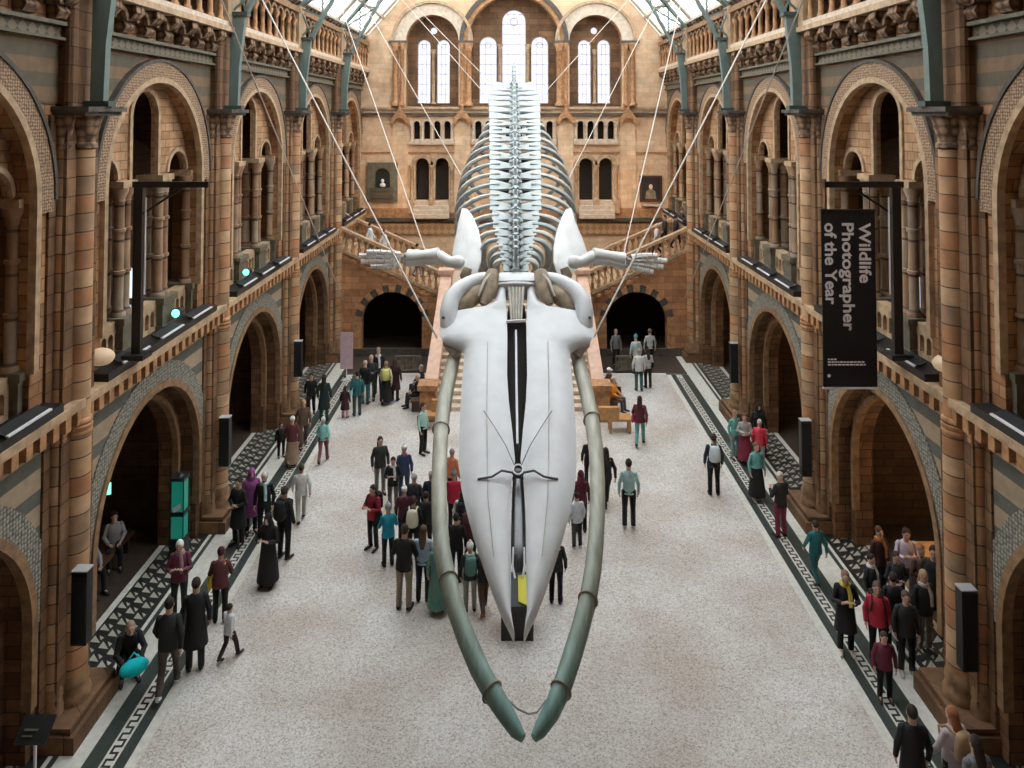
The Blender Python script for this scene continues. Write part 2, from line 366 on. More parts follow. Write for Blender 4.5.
def ground(x, y):
    w = ray(y); Y = CZ * w[0] / -w[1]; return (CAMX + (x - CX) * Y / w[0], Y)
# ------------------------------------------------------------------ architecture
S = 6.75; P0 = 13.9; PIERS = [P0 + S * i for i in range(-1, 4)]; BAYS = [P0 + S * (i - .5) for i in range(0, 5)]   # bay centres 10.5 .. 37.5
YB = 40.2; YS = 34.4; HB = S / 2
def st(name, mb, m, parent=None, smooth=False):
    o = mb.build(name, m, parent, smooth)
    if parent is None: o['kind'] = 'structure'
    return o

# ---- floor
fl = MB().box(-6.45, 6.45, -4, 31.9, -.3, 0).build('floor', M['floor']); fl['kind'] = 'structure'
def strips(side):
    s = side
    def bx(x0, x1, m, nm, z=.004, y1=31.9): MB().box(min(s * x0, s * x1), max(s * x0, s * x1), -4, y1, -.3, z).build(nm, m, fl)
    bx(6.45, 6.63, M['m_white'], 'white_border')
    bx(6.63, 6.83, M['m_dark'], 'dark_border')
    bx(6.83, 7.07, M['m_white'], 'meander_border')
    bx(7.07, 7.36, M['m_dark'], 'dark_border', .004)
    bx(7.36, 7.86, M['m_white'], 'walkway_border', .004, 34.3)
    bx(7.86, 7.96, M['m_dark'], 'dark_border', .004, 34.3)
    bx(7.96, 8.04, M['m_white'], 'white_border', .004, 34.3)
    bx(8.04, 8.95, M['m_black'], 'mosaic_border', .004, 34.3)
    bx(8.95, 9.1, M['m_white'], 'white_border', .004, 34.3)
    bx(9.1, 13.2, M['aisle'], 'alcove_floor', .002, 34.3)
    mb = MB(); x0, x1 = 6.87, 7.03; y = 4.0; p = .27; w = .042
    while y < 31.5:      # square wave meander with hooks
        def b(xa, xb, ya, yb): mb.box(min(s * xa, s * xb), max(s * xa, s * xb), ya, yb, .004, .007)
        b(x0, x1, y, y + w); b(x1 - w, x1, y, y + p * .5 + w); b(x0 + .03, x1, y + p * .5, y + p * .5 + w)
        b(x0, x0 + w, y + p * .5 - .045, y + p + w) if False else b(x0, x0 + w, y + p * .5, y + p + w)
        y += p
    mb.build('meander_line', M['m_black'], fl)
    mb = MB(); y = 4.0; p = .36
    while y < 34:
        if min(abs(y - q) for q in PIERS) > .95:
            for k in range(3):
                xa = 8.14 + k * .27; q = y + (k % 2) * p * .5
                mb.add([(s * xa, q, .007), (s * (xa + .22), q + .03, .007), (s * (xa + .22), q + p * .62, .007)], [(0, 1, 2)])
                mb.add([(s * (xa + .02), q + p * .2, .007), (s * xa, q + p * .42, .007), (s * (xa + .13), q + p * .62, .007)], [(0, 1, 2)])
        y += p
    mb.build('mosaic_triangle', M['m_tri'], fl)
strips(1); strips(-1)
MB().box(-6.45, 6.45, 31.9, 32.1, -.3, .004).build('white_border', M['m_white'], fl)
MB().box(-7.45, 7.45, 32.1, 34.3, -.3, .002).build('end_paving', M['aisle'], fl)
MB().box(-13.2, 13.2, 34.3, 46, -.3, .0).build('passage_floor', M['aisle'], fl)

# ---- side bays (local frame: x = distance from hall axis, y = u, origin at bay centre on the hall axis)
def make_bay():
    root = empty('wall_right'); root['kind'] = 'structure'
    # ground storey: two orders of arch
    mb = MB()
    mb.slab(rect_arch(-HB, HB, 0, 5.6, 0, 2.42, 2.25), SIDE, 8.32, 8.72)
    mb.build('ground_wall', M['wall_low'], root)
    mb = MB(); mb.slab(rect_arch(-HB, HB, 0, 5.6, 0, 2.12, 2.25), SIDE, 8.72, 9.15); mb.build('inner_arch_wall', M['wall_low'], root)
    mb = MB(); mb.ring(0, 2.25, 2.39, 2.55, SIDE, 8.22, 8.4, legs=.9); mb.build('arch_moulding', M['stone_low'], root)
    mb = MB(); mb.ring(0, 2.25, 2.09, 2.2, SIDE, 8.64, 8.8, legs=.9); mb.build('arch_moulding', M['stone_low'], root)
    mb = MB(); mb.ring(0, 2.25, 2.55, 2.98, SIDE, 8.26, 8.36, legs=2.25); mb.build('carved_arch_ring', M['carved_green'], root)
    # striped spandrels
    for sg in (-1, 1):
        n = 14; pl = [(sg * 2.98 * math.cos(PI / 2 * i / n), 2.25 + 2.98 * math.sin(PI / 2 * i / n)) for i in range(n + 1)]
        pl = [(0, 5.235)] + [p for p in reversed(pl)] + [(sg * HB, 2.25), (sg * HB, 5.3), (0, 5.3)]
        MB().slab(pl, SIDE, 8.295, 8.33).build('striped_spandrel', M['spandrel'], root)
    MB().box(8.2, 8.4, -HB, HB, 5.24, 5.36).build('string_course', M['stone_green'], root)
    # dentil cornice
    MB().box(8.08, 8.4, -HB, HB, 5.36, 5.62).build('dentil_backing', M['stone_dark'], root)
    mb = MB()
    for i in range(19): u = -HB + .18 + i * .355; mb.box(7.94, 8.1, u - .085, u + .085, 5.38, 5.66)
    mb.build('dentil_course', M['stone_orange'], root)
    MB().box(7.9, 8.75, -HB, HB, 5.66, 5.82).build('cornice', M['stone'], root)
    # gallery parapet between pedestals
    mb = MB(); mb.slab([(-HB, 5.82), (HB, 5.82), (HB, 6.6), (-HB, 6.6)], SIDE, 8.55, 8.8,
        [arch_hole(u, .09, 6.0, 6.28, 6) for u in [-1.95 + .26 * i for i in range(4)] + [1.17 + .26 * i for i in range(4)] + [-.39, -.13, .13, .39]])
    mb.build('parapet', M['stone'], root)
    mb = MB()
    for u in (-.9, .9): mb.box(8.4, 9.15, u - .32, u + .32, 5.82, 6.5); mb.box(8.35, 9.2, u - .37, u + .37, 6.5, 6.65); mb.box(8.36, 9.18, u - .36, u + .36, 5.82, 5.98)
    for u in (-2.45, 2.45): mb.box(8.4, 9.15, u - .3, u + .3, 5.82, 6.5); mb.box(8.35, 9.2, u - .34, u + .34, 6.5, 6.65)
    mb.build('pedestal', M['stone_green'], root)
    # columns
    for u in (-1.03, -.77, .77, 1.03, -2.28, 2.28):
        mb = MB(); colonnette(mb, 8.62, u, 6.65, 9.42, .105, rings=(7.6, 8.5)); mb.build('column', M['column'], root, True)
    for u in (-.9, .9):
        mb = MB(); colonnette(mb, 8.98, u, 6.65, 9.42, .12, rings=(7.6, 8.5)); mb.build('column', M['column'], root, True)
    mb = MB()
    for u in (-.9, .9): mb.box(8.45, 9.1, u - .3, u + .3, 9.42, 9.56)
    for u in (-2.4, 2.4): mb.box(8.45, 9.1, u - .25, u + .25, 9.42, 9.56)
    mb.build('impost', M['stone'], root)
    # main wall of the gallery storey with the great arch
    mb = MB(); mb.slab(rect_arch(-HB, HB, 5.82, 13.25, 0, 2.28, 9.5), SIDE, 8.3, 8.6); mb.build('gallery_wall', M['wall'], root)
    mb = MB(); mb.ring(0, 9.5, 2.25, 2.38, SIDE, 8.2, 8.34, legs=6.6); mb.build('arch_moulding', M['stone'], root)
    mb = MB(); mb.ring(0, 9.5, 2.38, 2.72, SIDE, 8.2, 8.34, legs=9.3); mb.build('carved_arch_ring', M['carved'], root)
    mb = MB(); mb.ring(0, 9.5, 2.72, 2.8, SIDE, 8.17, 8.34, legs=9.5); mb.build('hood_moulding', M['stone_dark'], root)
    # tympanum with three lights
    n = 30; po = [(2.3 * math.cos(PI * i / n), 9.5 + 2.3 * math.sin(PI * i / n)) for i in range(n + 1)]
    def notch(uc, r, zs, k=10): return [(uc - r, 9.5)] + [(uc - r * math.cos(PI * i / k), zs + r * math.sin(PI * i / k)) for i in range(k + 1)] + [(uc + r, 9.5)]
    po = po + notch(-1.68, .5, 9.6) + notch(0, .62, 10.95) + notch(1.68, .5, 9.6)
    MB().slab(po, SIDE, 8.62, 8.76).build('tympanum', M['wall_light'], root)
    mb = MB(); mb.ring(0, 10.95, .6, .72, SIDE, 8.57, 8.66, legs=9.56, n=14); mb.ring(-1.68, 9.6, .48, .58, SIDE, 8.57, 8.66, n=12); mb.ring(1.68, 9.6, .48, .58, SIDE, 8.57, 8.66, n=12)
    mb.build('lancet_moulding', M['stone'], root)
    # upper spandrel, frieze, corbels
    for sg in (-1, 1):
        n = 12; pl = [(sg * 2.84 * math.cos(PI / 2 * i / n), 9.5 + 2.84 * math.sin(PI / 2 * i / n)) for i in range(n + 1)]
        pl = [(0, 12.36)] + [p for p in reversed(pl) if p[1] > 11.2] + [(sg * 2.28, 11.2), (sg * HB, 11.2), (sg * HB, 12.37), (0, 12.37)]
        MB().slab(pl, SIDE, 8.27, 8.31).build('striped_spandrel', M['spandrel_up'], root)
    MB().box(8.22, 8.4, -HB, HB, 12.38, 12.62).build('diamond_frieze', M['frieze'], root)
    mb = MB().box(8.12, 8.4, -HB, HB, 12.34, 12.39); mb.box(8.1, 8.4, -HB, HB, 12.6, 12.67); mb.build('string_course', M['stone_green'], root)
    for i in range(7):
        u = -2.7 + i * .9
        pr = [(8.3, 12.68), (8.12, 12.72), (8.05, 12.85), (8.12, 12.95), (7.95, 13.0), (7.84, 13.12), (7.86, 13.28), (8.3, 13.28)]
        MB().slab(pr, lambda a, d, z, u=u: (a, u + d, z), -.17, .17).build('corbel', M['carved_dark'], root)
    mb = MB()
    for i in range(6):
        u = -2.25 + i * .9; mb.ring(u, 12.95, .2, .3, SIDE, 8.0, 8.3, n=8)
    mb.build('corbel_arch', M['carved_dark'], root)
    MB().box(7.78, 8.8, -HB, HB, 13.28, 13.42).build('upper_cornice', M['stone'], root)
    # galleries behind and alcove below
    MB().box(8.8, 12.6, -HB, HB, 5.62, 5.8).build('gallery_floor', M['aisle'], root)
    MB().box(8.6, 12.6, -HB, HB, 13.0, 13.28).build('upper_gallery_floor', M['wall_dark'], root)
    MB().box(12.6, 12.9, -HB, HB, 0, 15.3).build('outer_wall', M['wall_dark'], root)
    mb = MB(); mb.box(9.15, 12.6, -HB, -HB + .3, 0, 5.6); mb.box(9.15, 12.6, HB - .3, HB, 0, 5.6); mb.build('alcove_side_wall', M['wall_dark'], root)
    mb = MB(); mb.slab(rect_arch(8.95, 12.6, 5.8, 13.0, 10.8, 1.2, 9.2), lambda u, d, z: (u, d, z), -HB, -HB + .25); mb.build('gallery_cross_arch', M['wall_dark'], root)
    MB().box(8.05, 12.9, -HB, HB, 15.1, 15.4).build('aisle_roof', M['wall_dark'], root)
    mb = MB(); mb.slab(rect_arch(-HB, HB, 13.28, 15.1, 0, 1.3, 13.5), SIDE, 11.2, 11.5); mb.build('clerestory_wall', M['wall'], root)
    # black balcony ledge
    return root
def make_ledge():
    r = empty('balcony_ledge')
    MB().box(7.92, 8.42, -HB + .72, HB - .72, 5.82, 5.97).build('shelf', M['black'], r)
    for u in (-1.75, -.1, 1.55):
        R = Matrix.Rotation(-.3, 3, 'Y')
        rp = MB().obox((8.05, u, 6.03), (.24, 1.1, .025), R).build('reading_panel', M['blacksoft'], r)
        MB().bar((7.93, u - .55, 6.0), (7.93, u + .55, 6.0), .05, .03).build('light_strip', M['lightstrip'], rp)
    return r
def make_balustrade():
    r = empty('gallery_balustrade')
    MB().box(7.84, 8.08, -HB + .3, HB - .3, 13.42, 13.56).build('bottom_rail', M['stone_pale'], r)
    MB().box(7.82, 8.12, -HB + .3, HB - .3, 14.72, 14.92).build('top_rail', M['stone_low'], r)
    mb = MB(); n = 9; us = [-2.7 + 5.4 * i / (n - 1) for i in range(n)]
    for i in range(n - 1): mb.ring((us[i] + us[i + 1]) / 2, 14.38, .24, .34, SIDE, 7.9, 8.04, n=8)
    mb.build('arch_band', M['stone_low'], r)
    base = None
    for u in us:
        if base is None:
            mb = MB(); colonnette(mb, 7.96, 0, 13.56, 14.46, .075, n=8); me = mb.mesh('baluster', M['stone_orange'], True); base = me
        o = link('baluster', me, r); o.location = (0, u, 0)
    return r
def make_pier():
    r = empty('clustered_pier')
    mb = MB(); mb.box(8.25, 9.15, -.72, .72, .0, 11.0); mb.box(8.08, 8.26, -.5, .5, 0, 11.0); mb.build('pilaster', M['pilaster'], r)
    def shaft(cx, cy, q, nm):
        mb = MB(); mb.lathe([(q * 1.12, .9), (q * 1.12, 5.25), (q, 5.4), (q, 10.45)], (cx, cy), 20); sf = mb.build(nm, M['drum'], r, True)
        mb = MB(); mb.lathe([(q * 1.1, 5.14), (q * 1.2, 5.17), (q * 1.2, 5.22), (q * 1.13, 5.24), (q * 1.22, 5.27), (q * 1.22, 5.32), (q * 1.1, 5.34), (q * 1.2, 5.37), (q * 1.18, 5.42), (q, 5.46)], (cx, cy), 20); mb.build('shaft_ring', M['stone_orange'], sf, True)
        mb = MB(); mb.lathe([(q * 1.45, .42), (q * 1.5, .5), (q * 1.4, .58), (q * 1.22, .66), (q * 1.32, .74), (q * 1.28, .82), (q * 1.1, .92)], (cx, cy), 20); mb.build('shaft_base', M['stone_low'], sf, True)
        mb = MB(); mb.lathe([(q, 10.36), (q * 1.25, 10.4), (q * 1.2, 10.46), (q * 1.02, 10.5), (q * 1.12, 10.62), (q * 1.38, 10.78), (q * 1.34, 10.82), (q * 1.6, 10.96), (q * 1.62, 11.0)], (cx, cy), 20); mb.build('capital', M['carved_dark'], sf, True)
    shaft(8.1, 0, .215, 'shaft'); shaft(8.22, -.4, .125, 'shaft'); shaft(8.22, .4, .125, 'shaft')
    mb = MB(); mb.box(7.62, 9.2, -.76, .76, 0, .3); mb.box(7.7, 9.2, -.72, .72, .3, .42); mb.build('plinth', M['pilaster'], r)
    mb = MB(); mb.box(7.62, 8.5, -.66, .66, 11.06, 11.15); mb.box(7.7, 8.5, -.62, .62, 10.99, 11.06); mb.build('abacus', M['stone_dark'], r)
    mb = MB(); mb.box(8.06, 8.45, -.5, .5, 11.16, 13.28); mb.lathe([(.12, 11.16), (.12, 13.2)], (8.1, -.42), 10); mb.lathe([(.12, 11.16), (.12, 13.2)], (8.1, .42), 10); mb.build('upper_pilaster', M['pilaster'], r)
    MB().box(7.84, 8.35, -.42, .42, 13.42, 15.0).build('parapet_post', M['stone'], r)
    return r
inner = [(7.68, 11.16), (7.64, 12.3), (7.5, 13.5), (7.1, 14.6), (6.35, 15.95), (5.4, 17.35), (4.1, 18.9), (2.6, 20.2), (1.2, 20.95), (0, 21.2)]
outer = [(7.98, 11.16), (7.98, 12.3), (7.98, 13.5), (7.95, 14.95), (7.1, 16.0), (6.05, 17.4), (4.7, 19.15), (3.1, 21.1), (1.5, 22.9), (0, 24.0)]
def make_rib():
    r = empty('roof_rib'); w = .09
    for s in (-1, 1):
        pl = [(s * a, b) for a, b in inner[:4]] + [(s * a, b) for a, b in reversed(outer[:3])]
        pl = [(s * 7.68, 11.16), (s * 7.65, 12.3), (s * 7.5, 13.75), (s * 7.9, 13.75), (s * 7.93, 11.16)]
        MB().slab(pl, BACK, -w, w).build('bracket', M['iron'], r)
        MB().box(*sorted((s * 7.42, s * 7.98)), -w - .06, w + .06, 13.75, 13.86).build('cap_plate', M['iron_dark'], r)
        MB().box(*sorted((s * 7.56, s * 8.03)), -w - .04, w + .04, 11.16, 11.26).build('base_plate', M['iron_dark'], r)
        mb = MB()
        I2 = [(7.48, 13.86)] + inner[3:]; O2 = [(7.92, 13.86)] + outer[3:]
        for a, b in zip(I2[:-1], I2[1:]): mb.bar((s * a[0], 0, a[1]), (s * b[0], 0, b[1]), .24, .1, up=(1, 0, 0))
        mb.build('inner_chord', M['iron'], r)
        mb = MB()
        for a, b in zip(O2[:-1], O2[1:]): mb.bar((s * a[0], 0, a[1]), (s * b[0], 0, b[1]), .24, .1, up=(1, 0, 0))
        mb.build('outer_chord', M['iron'], r)
        mb = MB()
        for i in range(len(I2) - 1):
            q = lambda p: (s * p[0], 0, p[1])
            mb.bar(q(I2[i]), q(O2[i + 1]), .06); mb.bar(q(O2[i]), q(I2[i + 1]), .06)
            if i: mb.bar(q(I2[i]), q(O2[i]), .07)
        mb.build('lattice', M['iron'], r)
    return r
bay = make_bay(); ledge = make_ledge(); bal = make_balustrade(); pier = make_pier(); rib = make_rib()
RANK = {0: 'nearest', 1: 'second', 2: 'third', 3: 'fourth', 4: 'farthest'}
def place(o, x, y, flip, first, **k):
    c = o if first else copy_tree(o)
    c.location = (x, y, 0); c.rotation_euler = (0, 0, PI if flip else 0); tag(c, **k); return c
first = True
bays = []
for s in (1, -1):
    side = 'right' if s > 0 else 'left'
    for i, y in enumerate(BAYS):
        c = place(bay, 0, y, s < 0, first, kind='structure'); c.name = 'wall_' + side
        place(ledge, 0, y, s < 0, first, label=f'black shelf with white edges on the {side} balcony, {RANK[i]} bay from the viewer', cat='balcony shelf', group='black balcony shelves')
        place(bal, 0, y, s < 0, first, label=f'stone balustrade of small columns at top of {side} wall, {RANK[i]} bay from the viewer', cat='balustrade', group='upper gallery balustrades')
        first = False
first = True
PR = {1: 'nearest in view', 2: 'second from the viewer', 3: 'third from the viewer', 4: 'farthest, beside the end stairs'}
for s in (1, -1):
    side = 'right' if s > 0 else 'left'
    for i, y in enumerate(PIERS):
        if i == 0: continue
        place(pier, 0, y, s < 0, first, label=f'tall clustered pier of banded terracotta shafts on the {side} side, {PR[i]}', cat='pier', group='clustered piers along the hall')
        first = False
first = True
for i, y in enumerate(PIERS):
    if i == 0: continue
    place(rib, 0, y, False, first, label='teal green iron roof rib standing on the pair of piers ' + PR[i], cat='roof rib', group='iron roof ribs'); first = False
# unseen walls behind the camera and end caps, added to block sky light
mb = MB()
for s in (1, -1): mb.box(*sorted((s * 8.3, s * 8.6)), -4, BAYS[0] - HB, 0, 15)
mb.box(8.3, 12.9, BAYS[0] - HB - .3, BAYS[0] - HB - .02, 0, 15.4); mb.box(-12.9, -8.3, BAYS[0] - HB - .3, BAYS[0] - HB - .02, 0, 15.4)
mb.box(8.75, 12.9, BAYS[-1] + HB + .02, BAYS[-1] + HB + .3, 0, 15.4); mb.box(-12.9, -8.75, BAYS[-1] + HB + .02, BAYS[-1] + HB + .3, 0, 15.4)
st('wall_near', mb.box(-8.6, 8.6, -4.3, -4, 0, 25), M['wall'])

# ---- roof
def roof(s):
    side = 'right' if s > 0 else 'left'
    slope = [(8.1, 15.05), (0, 24.2)]
    def P(t, y, off=0):
        x = 8.1 * (1 - t); z = 15.05 + 9.15 * t; return (s * (x + off * .75), y, z + off * .66)
    r = empty('ceiling'); r['kind'] = 'structure'
    mb = MB()      # cream boarded strips at the ribs and the wall head
    for y in PIERS + [YB]:
        for d in (-.55,) if y == YB else (-.75, .75):
            mb.bar(P(0, y + d, .1), P(1, y + d, .1), .55 if y != YB else .5, .12, up=(1, 0, 0))
    mb.build('boarding', M['roofframe'], r)
    mb = MB()
    for t in (0.02, .13, .33, .53, .73, .95): mb.bar(P(t, -4, .06), P(t, YB, .06), .14, .12)
    y = -3.5
    while y < YB: mb.bar(P(0, y, .05), P(1, y, .05), .05, .08, up=(1, 0, 0)); y += .56
    mb.build('glazing_bar', M['roofframe'], r)
    YG = 11.0  # unseen roof kept solid up to here to darken the near walls
    MB().add([P(0, YG, .14), P(1, YG, .14), P(1, YB, .14), P(0, YB, .14)], [(0, 1, 2, 3)]).build('glass', M['roofglass'], r)
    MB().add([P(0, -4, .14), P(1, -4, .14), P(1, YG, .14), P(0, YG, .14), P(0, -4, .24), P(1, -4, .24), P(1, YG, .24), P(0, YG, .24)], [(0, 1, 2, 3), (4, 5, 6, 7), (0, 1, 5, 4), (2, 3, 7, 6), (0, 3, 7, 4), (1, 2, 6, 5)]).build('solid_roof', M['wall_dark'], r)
roof(1); roof(-1)
# ---- end wall
ew = empty('wall_back'); ew['kind'] = 'structure'
def W(x): return (x - 512.5) / 18.5
holes = []
outl = [(-8.7, 0), (8.7, 0), (8.7, 15.1), (0, 24.4), (-8.7, 15.1)]
cxs = 4.42
for s in (-1, 1):
    holes.append(arch_hole(s * cxs, 1.42, 11.45, 15.0, 24))
    for u in (s * 4.94, s * 3.88): holes.append(arch_hole(u, .37, 6.4, 8.31, 12))
    for k in range(4): holes.append(arch_hole(s * 4.42 + (-.825 + .55 * k), .17, 9.7, 10.53, 8))
for k in range(8): holes.append(arch_hole(-1.925 + .55 * k, .17, 9.7, 10.53, 8))
for u in (-.53, .53): holes.append(arch_hole(u, .37, 6.4, 8.31, 12))
holes.append(arch_hole(0, 2.5, 11.45, 15.0, 30))
MB().slab(outl, BACK, YB, YB + .45, holes).build('end_wall', M['wall_back'], ew)
# recess backs with window openings; backlit darkness put into their block colour
def rec(uc, r, wins, nm):
    o = arch_hole(uc, r + .3, 11.2, 15.0, 20)
    MB().slab(o, BACK, YB + .75, YB + 1.0, wins).build(nm, M['pilaster'], ew)
    MB().ring(uc, 15.0, r, r + .12, BACK, YB + .2, YB + .8, legs=11.4, n=24).build('recess_reveal', M['stone_orange'], ew)
for s in (-1, 1):
    rec(s * cxs, 1.42, [arch_hole(s * cxs - .53, .36, 11.65, 14.8, 10), arch_hole(s * cxs + .53, .36, 11.65, 14.8, 10),
                        [(s * cxs + .2 * math.cos(a * PI / 6), 15.65 + .2 * math.sin(a * PI / 6)) for a in range(12)]], 'window_recess')
    MB().ring(s * cxs, 15.0, 1.42, 2.05, BACK, YB - .1, YB + .1, n=30).build('arch_moulding', M['stone_pale'], ew)
    MB().ring(s * cxs, 15.0, 2.05, 2.2, BACK, YB - .22, YB + .1, n=30).build('hood_moulding', M['stone'], ew)
    MB().box(*sorted((s * (cxs - 2.35), s * (cxs - 1.4))), YB - .22, YB, 14.88, 15.02).build('impost', M['stone_dark'], ew)
    MB().box(*sorted((s * (cxs + 2.35), s * (cxs + 1.4))), YB - .22, YB, 14.88, 15.02).build('impost', M['stone_dark'], ew)
    for u in (-1.62, 1.62, -1.98, 1.98):
        mb = MB(); colonnette(mb, s * cxs + u, YB - .12, 11.5, 14.88, .15 if abs(u) > 1.8 else .11); mb.build('window_column', M['stone_orange'], ew, True)
    mb = MB(); colonnette(mb, s * cxs, YB + .6, 11.6, 14.6, .09); mb.build('window_column', M['stone'], ew, True)
rec(0, 2.5, [arch_hole(-1.42, .48, 11.65, 14.85, 12), arch_hole(1.42, .48, 11.65, 14.85, 12), arch_hole(0, .66, 11.65, 16.15, 14)], 'window_recess')
MB().ring(0, 15.0, 2.5, 2.72, BACK, YB - .12, YB + .1, n=36, legs=11.5).build('arch_moulding', M['stone_orange'], ew)
MB().ring(0, 15.0, 2.72, 2.95, BACK, YB - .2, YB + .1, n=36).build('hood_moulding', M['stone_dark'], ew)
for u in (-.76, .76):
    mb = MB(); colonnette(mb, u, YB + .62, 11.6, 14.9, .1); mb.build('window_column', M['stone'], ew, True)
MB().box(-8.5, 8.5, YB - .18, YB, 10.98, 11.12).build('string_course', M['stone_dark'], ew)
MB().box(-8.5, 8.5, YB - .12, YB, 11.3, 11.42).build('string_course', M['stone'], ew)
MB().box(-8.5, 8.5, YB - .06, YB, 8.93, 9.02).build('string_course', M['stone_orange'], ew)
MB().box(-8.5, 8.5, YB - .25, YB, 5.3, 5.5).build('string_course', M['stone_dark'], ew)
MB().box(-8.5, 8.5, YB - .12, YB, 4.62, 5.22).build('dado', M['dado'], ew)
MB().box(-8.5, 8.5, YB - .1, YB, 5.5, 6.0).build('plinth_band', M['stone_orange'], ew)
for uc, nn in ((-cxs, 4), (cxs, 4), (0, 8)):
    hw = nn * .275 + .1
    mb = MB(); mb.box(uc - hw, uc + hw, YB - .22, YB + .1, 9.42, 9.62)
    for k in range(nn + 1): colonnette(mb, uc - nn * .275 + .55 * k, YB - .05, 9.62, 10.5, .07, n=8)
    for k in range(nn): mb.ring(uc - nn * .275 + .275 + .55 * k, 10.5, .18, .26, BACK, YB - .1, YB, n=8)
    mb.build('blind_arcade', M['stone_pale'], ew)
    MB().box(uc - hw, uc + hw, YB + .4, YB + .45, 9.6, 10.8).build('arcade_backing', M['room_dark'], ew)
for uc in (-cxs, cxs, 0):
    mb = MB()
    for u in (-1.06, 0, 1.06):
        u2 = u
        colonnette(mb, uc + u2, YB - .1, 6.45, 8.31, .1); mb.box(uc + u2 - .17, uc + u2 + .17, YB - .28, YB, 5.75, 6.45)
    for u in (-.53, .53): mb.ring(uc + u, 8.31, .38, .6, BACK, YB - .12, YB + .05, n=16)
    mb.build('paired_arch_frame', M['stone'], ew, True)
    mb = MB()
    for k in range(4): mb.box(uc - .95, uc + .95, YB - .5 + .1 * k, YB + .4, 5.5 + .22 * k, 5.72 + .22 * k)
    mb.build('doorway_step', M['stone_pale'], ew)
for s in (-1, 1):
    for u in (s * 6.13, s * 2.78):
        mb = MB(); mb.slab([(u - .5, 10.55), (u - .5, 10.75), (u, 11.42), (u + .5, 10.75), (u + .5, 10.55), (u + .3, 10.55)] + [(u + .3 * math.cos(PI * i / 8), 10.55 + .3 * math.sin(PI * i / 8)) for i in range(1, 9)], BACK, YB - .3, YB)
        mb.box(u - .06, u + .06, YB - .28, YB - .1, 11.3, 11.75); mb.build('gablet', M['stone_orange'], ew)
        MB().box(u - .42, u + .42, YB - .08, YB, 6.01, 10.55).build('pilaster_strip', M['wall_back'], ew)
# near-black block standing in for unlit rooms behind the openings; lit windows
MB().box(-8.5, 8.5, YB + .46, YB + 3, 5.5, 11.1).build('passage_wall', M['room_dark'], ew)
def window(name, uc, r, zb, zs):
    o = empty(name); o['kind'] = 'structure'
    MB().slab(arch_hole(uc, r + .03, zb, zs, 14), BACK, YB + .86, YB + .88).build('glass', M['glassblue'], o)
    mb = MB(); mb.ring(uc, zs, r - .03, r + .03, BACK, YB + .8, YB + .92, legs=zb, n=14)
    z = zb + .5
    while z < zs + r * .8: mb.box(uc - r, uc + r, YB + .83, YB + .86, z - .012, z + .012); z += .55
    for u in ((-r / 3, r / 3) if r < .5 else (-.33, 0, .33)): mb.box(uc + u - .01, uc + u + .01, YB + .83, YB + .86, zb, zs + r * .85)
    mb.ring(uc, zs, r * .3, r * .36, BACK, YB + .83, YB + .86, n=12, a1=2 * PI)
    mb.build('leading', M['lead'], o)
wi = 1
for uc, r, zb, zs in ((-cxs - .53, .36, 11.65, 14.8), (-cxs + .53, .36, 11.65, 14.8), (-1.42, .48, 11.65, 14.85), (0, .66, 11.65, 16.15), (1.42, .48, 11.65, 14.85), (cxs - .53, .36, 11.65, 14.8), (cxs + .53, .36, 11.65, 14.8)):
    window(f'window_{wi}', uc, r, zb, zs); wi += 1
for s in (-1, 1):
    o = empty(f'window_{wi}'); o['kind'] = 'structure'; wi += 1
    MB().slab([(s * cxs + .2 * math.cos(a * PI / 6), 15.65 + .2 * math.sin(a * PI / 6)) for a in range(12)], BACK, YB + .86, YB + .88).build('glass', M['glassblue'], o)
    MB().ring(s * cxs, 15.65, .17, .22, BACK, YB + .8, YB + .9, n=16, a1=2 * PI).build('window_frame', M['lead'], o)

